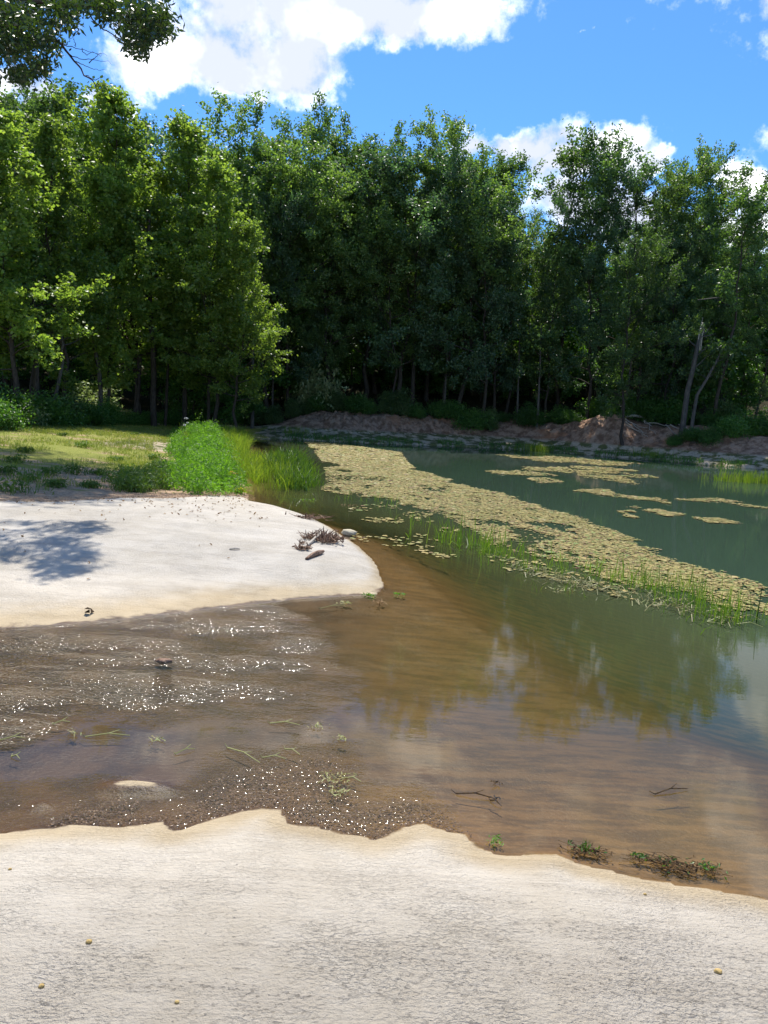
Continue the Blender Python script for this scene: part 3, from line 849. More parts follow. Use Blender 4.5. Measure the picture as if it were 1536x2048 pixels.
stem_tree([(505, 828), (505, 740), (507, 640), (509, 520)], 46.5, 0.12, 'straight grey trunk right of the bright group', M['pale_bark'])
stem_tree([(545, 822), (546, 760), (547, 700), (548, 620)], 49, 0.07, 'pale thin pole in the dark of the wood', M['pale_bark'], leafy=False)
stem_tree([(823, 835), (827, 740), (830, 640), (832, 480)], 50, 0.16, 'straight dark trunk at the centre above the clay bank', M['bark'])
stem_tree([(886, 836), (890, 790), (893, 740), (896, 650)], 49.5, 0.09, 'thin pale trunk just right of the centre', M['pale_bark'])
stem_tree([(1035, 828), (1036, 790), (1038, 730), (1040, 650)], 49, 0.08, 'short pale trunk above the bare clay', M['pale_bark'])
stem_tree([(1075, 838), (1077, 800), (1080, 740), (1083, 650)], 48.5, 0.09, 'pale trunk above the orange clay patch', M['pale_bark'])
stem_tree([(1243, 826), (1252, 790), (1258, 765), (1266, 700)], 47, 0.12, 'leaning grey trunk left of the clay mound top', M['pale_bark'])
stem_tree([(1276, 822), (1278, 770), (1283, 700), (1287, 620)], 47.5, 0.15, 'thick grey trunk behind the clay mound', M['bark'])
stem_tree([(1262, 822), (1264, 780), (1266, 740), (1270, 640)], 48, 0.09, 'thin dark trunk between two trunks behind the mound', M['bark'])
stem_tree([(1320, 825), (1324, 770), (1328, 700), (1335, 620)], 48, 0.10, 'dark trunk right of the thick grey one', M['bark'])

# broken leaning trunk and the crooked one on the right bank
t = stem_tree([(1365, 842), (1375, 780), (1390, 715), (1404, 655)], 43.5, 0.17, 'grey leaning trunk on the right bank, broken off with a pale splintered top', M['dead_bark'], 'broken_tree', False, 0.55)
tp = np.array(on_y(1402, 668, 43.5)) - np.array(t.location)
g = Geo()
for dx, dz, r_ in ((-0.12, 0.9, 0.035), (-0.03, 0.55, 0.04), (0.06, 0.3, 0.03)):
    g.tube(np.array([tp + [dx, -0.05, -0.9], tp + [dx, -0.05, 0], tp + [dx + 0.12, -0.02, dz]]), np.array([r_, r_, 0.008]), 4, cap=False)
m, nb, out = new_mat('splintered_wood'); bsdf(nb, out, nb.mix(nb.noise(nb.pos(), 12), (0.35, 0.29, 0.22), (0.52, 0.46, 0.37)), 0.8)
link('splinter', g.mesh('splinter', m), t)
stem_tree([(1384, 848), (1395, 790), (1425, 740), (1450, 690)], 43.0, 0.11, 'crooked slim tree bending right beside the broken trunk', M['dead_bark'], 'crooked_tree', True)

# dead branch showing pale above the right bank
g = Geo()
A = np.array([on_y(1395, 600, 42.4), on_y(1430, 596, 42.3), on_y(1462, 595, 42.4), on_y(1487, 597, 42.6)])
g.tube(A, [0.02, 0.035, 0.03, 0.012], 5, cap=False)
g.tube([A[2], A[2] + [0.2, -0.1, -0.35], A[2] + [0.5, -0.1, -0.5]], [0.03, 0.02, 0.008], 4, cap=False)
tag(link('dead_branch', g.mesh('dead_branch', M['dead_bark'], True)), 'pale dead branch caught across the foliage above the right bank', 'branch')

# ------------------------------------------------------------------ shrubs
def make_shrub(seed, w, h, mat, n_=26, ll=0.13, lw=0.08, per=70):
    rg = np.random.default_rng(seed); g = Geo(); C = []
    for i in range(n_):
        az = rg.uniform(0, 2 * pi); rr = rg.uniform(0.1, 1) * w; tz = h * (1 - 0.5 * (rr / w) ** 2) * rg.uniform(0.45, 1.05)
        e = np.array([rr * cos(az), rr * sin(az), tz])
        g.tube(np.array([[rg.normal() * 0.05, rg.normal() * 0.05, -0.15], e * [0.45, 0.45, 0.55], e]), [0.02, 0.012, 0.005], 4, cap=False)
        C += [e, e * [0.8, 0.8, 0.7], e * [0.9, 0.9, 0.35]]
    LV, LQ = clumps(np.array(C), 0.17 * w + 0.1, per, ll, lw, rg, 0.4, 0.7)
    return g.mesh('stem', M['bark']), quads('foliage', LV, LQ, mat)


SH = [make_shrub(1, 1.1, 1.5, M['shrub_leaf']), make_shrub(2, 1.5, 1.2, M['shrub_leaf']), make_shrub(3, 0.9, 2.0, M['oak_leaf'])]
m_sunlit = leaf_mat('sunlit_leaf', (0.20, 0.28, 0.11), (0.42, 0.46, 0.24), 0.35, 0.5, 0.4, (1.2, 1.3, 0.7), 0.1)  # sunlight on these leaves is put into a paler leaf colour
SH.append(make_shrub(4, 1.0, 1.6, m_sunlit, 16, 0.16, 0.10, 40))


def shrub(k, x, y, s_, label, group, name='shrub'):
    o = empty(name, (x, y, float(ground(x, y)) - 0.03)); o.scale = (s_, s_, s_ * rng.uniform(0.85, 1.15)); o.rotation_euler[2] = rng.uniform(0, 6)
    tag(o, label, 'shrub', group); link('stem', SH[k][0], o); link('foliage', SH[k][1], o)
    return o


GS = 'shrubs at the foot of the left trees'
for u, Y_, k, s_, lb in [(5, 30, 0, 1.3, 'tall dark shrub at the left edge of the field'), (45, 31.5, 3, 0.9, 'greyish shrub catching sun beside the leftmost trunk'),
                        (90, 33.5, 1, 1.2, 'low spreading green shrub under the bent stem'), (135, 35, 2, 1.0, 'upright shrub right of the bent stem'),
                        (170, 37, 1, 1.1, 'broad shrub before the second trunk'), (215, 39.5, 0, 0.9, 'small dense shrub right of the second trunk'),
                        (255, 41, 1, 0.8, 'low weedy shrub before the sunlit ground'), (290, 42, 1, 0.7, 'low shrub at the foot of the straight trunk'),
                        (345, 43.5, 1, 0.8, 'low dark shrub behind the bright weeds'), (395, 44.5, 0, 0.8, 'dark shrub behind the middle of the bright weeds'),
                        (-60, 29, 0, 1.3, 'dark shrub just outside the left edge'), (-15, 27.5, 1, 0.9, 'bright low shrub at the very left of the field')]:
    p_ = on_y(u, 800, Y_); shrub(k, p_[0], Y_, s_ * 0.78, lb, GS)
p_ = on_y(188, 760, 43); o = shrub(3, p_[0], 43, 1.3, 'pale sunlit shrub inside the wood at left', 'sunlit saplings in the wood')
p_ = on_y(640, 760, 49.5); o = shrub(3, p_[0], 49.5, 1.25, 'pale sunlit sapling glowing above the red clay bank', 'sunlit saplings in the wood'); o.scale[2] = 2.0
p_ = on_y(596, 700, 52); o = shrub(3, p_[0], 52, 0.9, 'small sunlit sapling left of the big pale one', 'sunlit saplings in the wood'); o.scale[2] = 2.6
rs = np.random.default_rng(21)


def place(u):
    L_ = [(500, 'where it meets the bright young trees'), (560, 'beside the straight grey trunk'), (610, 'left of the pale sunlit sapling'), (660, 'under the pale sunlit sapling'), (720, 'right of the pale sunlit sapling'), (790, 'left of the straight central trunk'),
          (850, 'around the straight central trunk'), (910, 'by the thin pale trunk right of centre'), (980, 'above the widest bare clay'), (1055, 'by the short pale trunk'), (1110, 'above the orange clay patch'), (1180, 'right of the orange clay patch'),
          (1240, 'left of the clay mound'), (1300, 'on the crest of the clay mound'), (1335, 'left of the broken trunk'), (1360, 'touching the broken trunk'), (1420, 'at the foot of the broken trunk'), (1480, 'right of the crooked slim tree'), (9999, 'at the right edge of the picture')]
    for a, b in L_:
        if u < a:
            return b

kk = 0
for u in range(470, 1560, 34):
    Y_ = np.interp(u, [470, 700, 1000, 1180, 1260, 1400, 1536], [47.9, 48.2, 49.0, 48.5, 47.2, 44.4, 42.2]) + rs.uniform(-0.4, 0.9)
    p_ = on_y(u + rs.uniform(-12, 12), 820, Y_)
    shrub(int(rs.integers(0, 3)), p_[0], Y_, rs.uniform(0.45, 1.0), 'low dark shrub on the far bank ' + place(u), 'shrubs along the top of the far bank')
for u in range(460, 1560, 62):
    Y_ = np.interp(u, [470, 700, 1000, 1180, 1260, 1400, 1536], [50, 52, 53, 52, 50, 47, 45]) + rs.uniform(0, 3)
    p_ = on_y(u + rs.uniform(-20, 20), 820, Y_); zg = float(ground(p_[0], Y_))
    put_tree('sapling', kk, p_[0], Y_, zg + rs.uniform(4, 8), 'small dark understorey tree ' + place(u), 'understorey trees', 1.1, name='sapling'); kk += 1
for u in (20, 110, 170, 240, 330, 390, 450):
    Y_ = 46 + rs.uniform(-2, 4); p_ = on_y(u, 800, Y_); zg = float(ground(p_[0], Y_))
    put_tree('sapling', kk, p_[0], Y_, zg + rs.uniform(4, 8), 'small dark understorey tree behind ' + ('the leftmost trunk' if u < 60 else 'the bent bare stem' if u < 140 else 'the leaning slender trunk' if u < 200 else 'the straight brown trunk at left' if u < 300 else 'the white flowered stalk' if u < 360 else 'the thin trunk under the lowest bright foliage' if u < 420 else 'the right end of the bright weeds'), 'understorey trees', 1.1, name='sapling'); kk += 1
for u, v, s_, lb in [(1385, 880, 0.55, 'small dark shrub on the slope of the clay mound'), (1420, 885, 0.5, 'round dark shrub low on the right bank'),
                     (1460, 872, 0.7, 'green shrub right of the crooked tree'), (1350, 890, 0.35, 'tiny shrub near the foot of the mound'), (1505, 868, 0.8, 'dark shrub at the right end of the bank')]:
    q = hit(u, v); shrub(1, q[0], q[1], s_, lb, 'shrubs on the clay slope')

# clods and broken soil over the bank face
rc = np.random.default_rng(91); sh_ = np.array(far_shore); Pc = []
for i in range(len(sh_) - 1):
    a, b = sh_[i], sh_[i + 1]; k_ = int(np.linalg.norm(b - a) * 190); q = a + (b - a) * rc.random(k_)[:, None]
    off = rc.uniform(2.2, 6.0, k_); q = q + np.stack([0 * off, off], 1); Pc.append(q)
Pc = np.vstack(Pc); Pc = Pc[fbm(Pc[:, 0], Pc[:, 1], 1.2, 3) > -0.2]; sc_ = rc.lognormal(-3.2, 0.5, len(Pc)).clip(0.02, 0.12)
base_ = np.array([[1, 0, 0], [0, 1, 0], [-1, 0, 0], [0, -1, 0], [0, 0, 1], [0, 0, -1]], float)
Vc = np.stack([Pc[:, 0], Pc[:, 1], ground(Pc[:, 0], Pc[:, 1])], 1)[:, None] + base_[None] * (sc_[:, None, None] * rc.uniform(0.5, 1.3, (len(Pc), 6, 1))) * [1.2, 1, 0.8]
tri = np.array([[0, 1, 4], [1, 2, 4], [2, 3, 4], [3, 0, 4]])
Tc = np.concatenate([np.arange(len(Pc))[:, None] * 6 + tri[i][None] for i in range(4)], 1).reshape(-1, 3)
tag(link('clay_clods', quads('clay_clods', Vc.reshape(-1, 3), Tc, M['clay'], False, {'floor': np.zeros(len(Pc) * 6)})), 'broken clods of clay strewn over the face of the far bank', 'clods', kind='stuff')

# roots hanging on the clay mound
g = Geo(); rr = np.random.default_rng(5)
for i in range(16):
    q0 = hit(1250 + rr.uniform(0, 130), 836 + rr.uniform(0, 18)); L_ = rr.uniform(0.8, 2.2); dx = rr.uniform(0.1, 1.2)
    pts = []
    for t_ in np.linspace(0, 1, 6):
        x_, y_ = q0[0] + dx * t_ + rr.normal() * 0.05, q0[1] - L_ * t_ * 0.8
        pts.append([x_, y_, float(ground(x_, y_)) + 0.05 + 0.03 * rr.random()])
    g.tube(pts, np.linspace(0.035, 0.012, 6), 4, cap=False)
tag(link('exposed_roots', g.mesh('exposed_roots', M['grey_wood'], True)), 'tangle of pale roots hanging down the clay mound at right', 'roots')
g = Geo()
for (u, v) in [(1268, 838), (1300, 846)]:
    q = hit(u, v); g.tube([q + [-0.5, 0, 0.12], q + [0, -0.1, 0.2], q + [0.6, -0.1, 0.1]], [0.07, 0.09, 0.05], 6)
tag(link('fallen_log', g.mesh('fallen_log', M['grey_wood'], True)), 'short pale logs lying on the crest of the clay mound', 'log')

# ------------------------------------------------------------------ overhanging oak, top left
t = empty('overhanging_oak', (-12.0, 15.0, float(ground(-12, 15)))); base = np.array(t.location)
tag(t, 'large oak whose leafy boughs hang into the top left corner', 'tree')
g = Geo(); rg = np.random.default_rng(77)
trunk = np.array([[0, 0, -0.3], [0.1, 0, 2.5], [0.3, 0.1, 5], [0.5, 0, 7.5], [0.6, 0.2, 10], [0.9, 0.5, 17]])
g.tube(trunk, [0.45, 0.34, 0.3, 0.25, 0.16, 0.05], 10, cap=False)
C = []
for i in range(34):
    h_ = rg.uniform(5.5, 15); b = np.array([np.interp(h_, trunk[:, 2], trunk[:, 0]), np.interp(h_, trunk[:, 2], trunk[:, 1]), h_])
    az = rg.uniform(0, 2 * pi); L_ = rg.uniform(3.5, 6.5) * (1 if h_ < 10 else 0.6)
    pts, rad = branch(b, np.array([cos(az), sin(az), 0.35]), L_, 0.09, rg, 7, 0.1)
    u_, v_, w_ = project(pts + base)
    if np.any((u_ > -30) & (v_ > -20) & (u_ < 1600)):
        continue
    g.tube(pts, rad, 5, cap=False); C += list(pts[3:])
    for s_ in range(4):
        j = int(rg.integers(2, 7)); p2, r2_ = branch(pts[j], rg.normal(size=3), rg.uniform(0.8, 1.8), 0.03, rg, 3)
        C += list(p2[1:]); g.tube(p2, r2_, 3, cap=False)
C = np.array(C); u_, v_, w_ = project(C + base); C = C[(u_ < -25) | (v_ < -40)]
hi = []
for i in range(105):
    b = trunk[5] * 0.5 + trunk[4] * 0.5 if i % 2 else trunk[5]
    yy = rg.uniform(18.5, 31); e = np.array([rg.uniform(-0.52, -0.30) * yy + 0.5, yy, 3.4 + 0.56 * yy + rg.uniform(0, 1.5)]) - base
    if fbm(e[0], e[1], 0.35, 2) < -0.12:
        continue
    mid_ = (b + e) / 2; mid_[2] = max(mid_[2], e[2] - 0.3) + 0.8
    g.tube([b, (b + mid_) / 2 + [0, 0, 0.5], mid_, e], [0.10, 0.07, 0.04, 0.012], 5, cap=False)
    for _ in range(8):
        hi.append(e + rg.normal(size=3) * [0.7, 0.8, 0.3])
hi = np.array(hi); u_, v_, w_ = project(hi + base); print('hi', len(hi), (v_ < -50).sum()); hi = hi[v_ < -50]
far_c = clumps(C, 0.42, 42, 0.15, 0.06, rg, 0.4, 0.6)
hc = clumps(hi, 0.55, 70, 0.20, 0.10, rg, 0.5, 0.5)
far_c = (np.vstack([far_c[0], hc[0]]), np.vstack([far_c[1], hc[1] + len(far_c[0])]))
DO = 13.2


def bough(pxs, r0, r1, sides=5, dy=0.0):
    P = np.array([on_y(u, v, DO + dy + 0.25 * sin(u * 0.05)) for u, v in pxs]) - base
    ks = np.linspace(0, len(P) - 1, 3 * len(P)); PP = np.stack([np.interp(ks, np.arange(len(P)), P[:, a]) for a in range(3)], 1)
    PP += rg.normal(size=PP.shape) * 0.012
    g.tube(PP, np.linspace(r0, r1, len(PP)), sides, cap=False); return PP


feet = []
root = trunk[3]
def limb_to(u, v, r):
    P = np.array(on_y(u, v, DO)) - base
    mid_ = (root + P) / 2 + np.array([0, 0, 0.5]); g.tube([root, mid_, P], [0.16, 0.1, r], 6, cap=False)
limb_to(-60, 40, 0.05); limb_to(-60, -40, 0.06)
bough([(-60, 40), (0, 50), (60, 75), (115, 82), (140, 110), (165, 145), (190, 168), (205, 176)], 0.035, 0.004)
for pts in ([(120, 85), (150, 95), (180, 100), (215, 108)], [(140, 110), (165, 118), (195, 120), (225, 128)], [(150, 122), (170, 130), (190, 140), (212, 136)],
            [(128, 92), (140, 82), (146, 74)], [(160, 95), (172, 108), (200, 104)], [(170, 150), (190, 158), (210, 152)], [(152, 94), (148, 84), (150, 76)], [(178, 122), (190, 112), (205, 110)]):
    bough(pts, 0.009, 0.002, 3)
bough([(-60, -40), (0, -10), (80, 5), (150, 10), (200, 18), (250, 30), (300, 40), (335, 52)], 0.05, 0.006)
bough([(170, 12), (185, 40), (215, 62), (250, 85), (270, 98)], 0.014, 0.004)
bough([(250, 30), (275, 60), (283, 92)], 0.012, 0.004)
bough([(0, -10), (20, 60), (30, 110), (60, 150)], 0.03, 0.005)
spots = []
for (u0, v0, a, b, k_) in [(20, 20, 60, 35, 26), (50, 60, 70, 35, 24), (20, 110, 45, 45, 18), (70, 135, 34, 22, 12), (90, 75, 34, 26, 10), (110, 12, 50, 20, 16), (180, 8, 45, 14, 14), (235, 18, 40, 18, 14),
                         (290, 22, 40, 22, 18), (318, 52, 26, 20, 12), (285, 70, 28, 18, 9), (272, 98, 18, 10, 6), (146, 42, 10, 8, 3), (250, 40, 22, 14, 6), (8, 60, 30, 60, 18), (330, 64, 16, 8, 4), (35, 150, 20, 10, 5)]:
    for _ in range(int(k_ * 1.25)):
        spots.append(np.array(on_y(u0 + a * rg.uniform(-1, 1) * 0.9, v0 + b * rg.uniform(-1, 1) * 0.9, DO + rg.uniform(-1.5, 1.6))) - base)
spots = np.array(spots)
# whorls of narrow lobed leaves at each twig end
for sp in spots:
    g.tube([sp + rg.normal(size=3) * [0.09, 0.15, 0.07], sp], [0.007, 0.003], 3, cap=False)
near_c = clumps(spots, 0.105, 30, 0.125, 0.042, rg, 0.3, 0.75)
link('trunk', g.mesh('trunk', M['bark'], True), t)
LV = np.vstack([far_c[0], near_c[0]]); LQ = np.vstack([far_c[1], near_c[1] + len(far_c[0])])
link('crown', quads('crown', LV, LQ, M['near_leaf']), t)

# ------------------------------------------------------------------ bright weeds, tall grass and reeds on the left bank
WEED = [tuple(hit(u, v)[:2]) for u, v in [(330, 983), (370, 990), (430, 992), (488, 990), (482, 965), (475, 935), (468, 905), (455, 888), (430, 874), (345, 870), (338, 900), (332, 940)]]
rg = np.random.default_rng(31)
pts = poly_pts(WEED, 1500, rg, lambda x, y: np.clip(sstep(-sdf(x, y, WEED) + 0.8 * fbm(x, y, 1.6, 3), -0.15, 0.6), 0.03, 1))
print('weed', WEED)
SV, SQ, C = [], [], []
gz = ground(pts[:, 0], pts[:, 1]); hgt_ = (0.45 + 0.75 * rg.random(len(pts)) ** 1.6 + 0.6 * fbm(pts[:, 0], pts[:, 1], 1.1, 3)).clip(0.12, 1.4) * (0.50 + 0.14 * sstep(pts[:, 1], 15, 20)) * (0.35 + 0.65 * sstep(-sdf(pts[:, 0], pts[:, 1], WEED), 0, 0.9)) * (1 + 0.5 * (rg.random(len(pts)) < 0.04)) + 0.06
gw = Geo()
B = np.stack([pts[:, 0], pts[:, 1], gz], 1)
gw.add(*blade_quads(B, hgt_, 0.014, 0.25, rg, 0.3))
Cs = np.concatenate([B + np.stack([rg.normal(size=len(B)) * 0.05 + 0, rg.normal(size=len(B)) * 0.05, hgt_ * f_], 1) for f_ in (0.35, 0.6, 0.8, 0.95)])
gw.add(*clumps(Cs, 0.09, 12, 0.10, 0.022, rg, 0.35, 0.9))
tag(link('weed_thicket', gw.mesh('weed_thicket', M['weed'])), 'bright green feathery weeds crowding the bank behind the left slab', 'weeds', kind='stuff')
SWD = [tuple(hit(u, v)[:2]) for u, v in [(215, 984), (345, 988), (338, 935), (312, 925), (290, 950), (235, 955)]]
pw = poly_pts(SWD, 330, rg, lambda x, y: np.clip(sstep(fbm(x, y, 2.0, 3) - sdf(x, y, SWD) * 0.6, -0.15, 0.5), 0.03, 1)); Bw = np.stack([pw[:, 0], pw[:, 1], ground(pw[:, 0], pw[:, 1])], 1)
hw = rg.uniform(0.08, 0.36, len(Bw)) * (0.5 + 0.5 * sstep(pw[:, 0], -6.5, -4.6)); gs_ = Geo(); gs_.add(*blade_quads(Bw, hw, 0.014, 0.5, rg, 0.3))
gs_.add(*clumps(np.concatenate([Bw + np.stack([0 * hw, 0 * hw, hw * f_], 1) for f_ in (0.3, 0.6, 0.9)]), 0.08, 8, 0.09, 0.025, rg, 0.35, 0.8))
tag(link('shaded_weeds', gs_.mesh('shaded_weeds', M['tuft_leaf'])), 'lower weeds in a shade-dark colour straggling left from the foot of the bright thicket', 'weeds', kind='stuff')  # shade on these weeds is carried by the darker leaf colour
TG = [tuple(hit(u, v)[:2]) for u, v in [(486, 968), (496, 940), (498, 910), (496, 886), (485, 872), (410, 868), (430, 890), (440, 915), (455, 945)]]
pts = poly_pts(TG, 6500, rg); B = np.stack([pts[:, 0], pts[:, 1], ground(pts[:, 0], pts[:, 1]) - 0.02], 1)
gw = Geo(); gw.add(*blade_quads(B, rg.uniform(0.35, 0.85, len(B)) * (0.75 + 0.8 * fbm(pts[:, 0], pts[:, 1], 0.9, 3)), 0.015, 0.7, rg))
tag(link('tall_grass', gw.mesh('tall_grass', M['tall_grass'])), 'yellow-green tall grass between the weeds and the water', 'grass', kind='stuff')
RB = [(-2.6, 18.3), (-1.7, 18.0), (-1.45, 18.8), (-1.7, 21), (-2.3, 25), (-3.2, 29), (-4.4, 31), (-4.3, 26), (-3.5, 22), (-3.0, 20)]
pts = poly_pts(RB, 2600, rg, lambda x, y: np.clip(0.25 + 0.75 * sstep(fbm(x, y, 1.3, 3), -0.25, 0.2), 0, 1) * sstep(-sdf(x, y, RB), -0.02, 0.4)); B = np.stack([pts[:, 0], pts[:, 1], np.full(len(pts), -0.08)], 1)
gw = Geo(); gw.add(*blade_quads(B, rg.uniform(0.25, 0.80, len(B)) * (0.8 + 0.9 * fbm(pts[:, 0], pts[:, 1], 1.0, 3)).clip(0.35, 1.4), 0.021, 0.75, rg))
tag(link('reed_bed', gw.mesh('reed_bed', M['reed'])), 'dark green reeds standing in the water beyond the left bank', 'reeds', kind='stuff')
pts = poly_pts([(-2.9, 18.2), (-2.2, 18.2), (-2.6, 21), (-3.6, 26), (-4.9, 27), (-4.0, 21.5)], 1300, rg, lambda x, y: sstep(fbm(x, y, 1.4, 3), -0.25, 0.2)); B = np.stack([pts[:, 0], pts[:, 1], np.full(len(pts), -0.05)], 1)
gw = Geo(); gw.add(*blade_quads(B, rg.uniform(0.28, 0.62, len(B)), 0.018, 0.7, rg))
tag(link('pond_edge_grass', gw.mesh('pond_edge_grass', M['tall_grass'])), 'light yellow-green grass at the left side of the reeds', 'grass', kind='stuff')

# thin grass and weed tufts on the field
FIELD = [(-4.2, 13.4), (-9.5, 11.6), (-22, 11.5), (-34, 33), (-22, 36), (-15.5, 40.5), (-9, 45.5), (-6.5, 42), (-6.2, 32), (-8.8, 29), (-6, 20)]
dn = lambda x, y: sstep(fbm(x, y, 0.45, 4) + (y - 19) * 0.035, -0.2, 0.45) * 0.95 + 0.02
tuft = poly_pts(FIELD, 14000, rg, dn)
tuft = tuft[(tuft[:, 0] / tuft[:, 1] > -0.66)]
P = np.repeat(tuft, 7, 0) + rg.normal(size=(len(tuft) * 7, 2)) * 0.07
B = np.stack([P[:, 0], P[:, 1], ground(P[:, 0], P[:, 1]) - 0.01], 1)
gw = Geo(); gw.add(*blade_quads(B, rg.uniform(0.05, 0.16, len(B)), 0.012, 0.9, rg))
tag(link('field_grass', gw.mesh('field_grass', M['lawn'])), 'thin patchy grass growing over the straw-covered field', 'grass', kind='stuff')
# bigger broad-leaved tufts
tb = []
for u, v, s_ in [(22, 985, 1.0), (60, 962, .8), (100, 950, .7), (150, 948, .9), (165, 895, .8), (232, 922, .5), (230, 965, 1.0), (262, 975, 1.0), (290, 960, 1.1), (305, 975, 1.0), (110, 975, .7), (30, 925, .7),
                 (12, 950, .8), (200, 950, .6), (320, 940, .9), (180, 975, .5), (50, 905, .6), (280, 985, .8), (250, 945, .8), (310, 920, .9), (125, 872, .5), (270, 870, .5)]:
    tb.append((hit(u, v), s_))
TW = ['green weed tuft nearest the left edge of the slab', 'weed tuft in the shade left of the bare patch', 'weed tuft between two straw patches near the left', 'low wide tuft on the shaded straw', 'dark compact tuft alone in the sunny grass', 'tiny tuft by the edge of the shade', 'leafy tuft left of the thicket foot',
      'second leafy tuft left of the thicket foot', 'dense tuft touching the weed thicket', 'tuft in front of the thicket close to the slab', 'small tuft in the middle of the shaded straw', 'tuft at the left on the grass shade line', 'wide tuft at the left picture edge', 'thin tuft in the middle shade',
      'upright tuft beside the thicket on the left', 'very small tuft close behind the slab', 'small tuft in the upper left sun', 'leafy tuft at the slab corner below the thicket', 'loose tuft behind the leafy ones', 'tuft at the thicket side in the sun', 'faint tuft far up the sunny field', 'faint tuft far up the field near the thicket']
for i, (q, s_) in enumerate(tb):
    gw = Geo(); Pn = np.tile(q, (60, 1)) + rg.normal(size=(60, 3)) * [0.22 * s_, 0.22 * s_, 0]
    gw.add(*blade_quads(Pn, rg.uniform(0.12, 0.32, 60) * s_, 0.014, 0.8, rg))
    gw.add(*clumps(np.array([q + [0, 0, 0.1 * s_], q + [0.1, 0, 0.16 * s_], q + [-0.12, 0.05, 0.12 * s_]]), 0.13 * s_, 60, 0.07, 0.035, rg, 0.5))
    o = link('weed_tuft', gw.mesh('weed_tuft', M['tuft_leaf']))
    tag(o, TW[i], 'weed', 'weed tufts on the field')

# grass along the far shore
gw = Geo(); sh = np.array(far_shore); L_ = []
for i in range(len(sh) - 1):
    a, b = sh[i], sh[i + 1]; k_ = int(np.linalg.norm(b - a) * 170)
    tt = rg.random(k_)[:, None]; q = a + (b - a) * tt
    q = q + np.stack([np.zeros(k_), rg.uniform(-0.15, 1.3, k_) ** 1.0], 1); L_.append(q)
q = np.vstack(L_); q = q[(fbm(q[:, 0], q[:, 1], 0.8, 3) > -0.25)]
B = np.stack([q[:, 0], q[:, 1], ground(q[:, 0], q[:, 1]) - 0.03], 1); B[:, 2] = np.maximum(B[:, 2], -0.1)
gw.add(*blade_quads(B, rg.uniform(0.12, 0.34, len(B)), 0.03, 0.6, rg))
tag(link('shore_grass', gw.mesh('shore_grass', M['shrub_leaf'])), 'dark green grass strip along the far waterline', 'grass', kind='stuff')
for (u, v, k_, lb) in [(1068, 902, 260, 'bright green grass tuft on the far waterline'), (1300, 915, 160, 'small yellow-green tuft on the far shore below the mound'),
                       (1500, 965, 520, 'yellow-green reed patch standing in the pond at the right edge'), (595, 868, 120, 'thin upright reeds on the far left berm')]:
    q = hit(u, v) if v != 965 else np.array([*on_z(u, v), -0.05])
    gw = Geo(); Pn = np.tile(q, (k_, 1)) + rg.normal(size=(k_, 3)) * [0.5 if v != 965 else 0.8, 0.35, 0]
    gw.add(*blade_quads(Pn, rg.uniform(0.25, 0.6, k_), 0.02, 0.35, rg))
    tag(link('grass_tuft', gw.mesh('grass_tuft', M['tall_grass'])), lb, 'grass', kind='stuff')

# flowers by the slab corner
for u, v, mt, lb in [(463, 955, 'petal', 'yellow flower stalk at the foot of the bright weeds by the water'), (478, 985, 'petal', 'low yellow-green plant at the slab corner'), (372, 832, 'white', 'white flowered stalk on top of the weed thicket')]:
    if mt == 'white':
        p_ = on_y(u, v, 24); q = np.array([p_[0], 24, float(ground(p_[0], 24))]); hh_ = p_[2] - q[2]
    else:
        q = hit(u, 988 if u > 470 else 975); hh_ = 0.38 if u < 470 else 0.12
    o = empty('flowering_plant', tuple(q)); tag(o, lb, 'plant')
    gw = Geo(); Pn = rg.normal(size=(14, 3)) * [0.05, 0.05, 0]; gw.add(*blade_quads(Pn, np.full(14, hh_) * rg.uniform(0.6, 1, 14), 0.012, 0.3, rg))
    gw.add(*clumps(np.array([[0, 0, hh_ * 0.4], [0.03, 0, hh_ * 0.6]]), 0.08, 40, 0.09, 0.03, rg, 0.4))
    link('stem', gw.mesh('stem', M['tall_grass']), o)
    gf = Geo(); gf.add(*clumps(np.array([[0, 0, hh_ * 0.95], [0.05, 0, hh_ * 0.85], [-0.05, 0, hh_ * 0.8]]), 0.03, 18, 0.035, 0.025, rg, 0.6))
    link('flower', gf.mesh('flower', M[mt]), o)

# ------------------------------------------------------------------ lily pads
def pads(poly, N, rg, dens, size):
    q = poly_pts(poly, N, rg, dens); q = q[np.argsort(q[:, 1])]; Vs = []; Qs = []; off = 0
    for sel, k in ((q[:, 1] < 15, 6), (q[:, 1] >= 15, 4)):
        p_ = q[sel]; N = len(p_)
        if N == 0:
            continue
        s_ = rg.lognormal(0, 0.35, N) * size * np.clip(p_[:, 1] / 20, 0.75, 1.7)
        th = rg.uniform(0, 2 * pi, N); asp = rg.uniform(0.5, 1.0, N)
        tx = rg.normal(size=N) * 0.12; ty = rg.normal(size=N) * 0.12
        a = np.linspace(0.25, 2 * pi - 0.25, k) if k == 6 else np.linspace(0, 1.5 * pi, 4)
        lx = np.cos(a)[None] * s_[:, None]; ly = np.sin(a)[None] * (s_ * asp)[:, None]
        wx = lx * np.cos(th)[:, None] - ly * np.sin(th)[:, None]; wy = lx * np.sin(th)[:, None] + ly * np.cos(th)[:, None]
        z0 = rg.uniform(0.004, 0.02, N)
        V_ = np.stack([p_[:, :1] + wx, p_[:, 1:] + wy, z0[:, None] + np.abs(wx * tx[:, None] + wy * ty[:, None])], -1).reshape(-1, 3)
        b = np.arange(N)[:, None] * k
        Q_ = np.concatenate([b + np.array([[0, 1, 2, 3]])] + ([b + np.array([[0, 3, 4, 5]])] if k == 6 else []), 1).reshape(-1, 4)
        Vs.append(V_); Qs.append(Q_ + off); off += len(V_)
    return np.vstack(Vs), np.vstack(Qs)


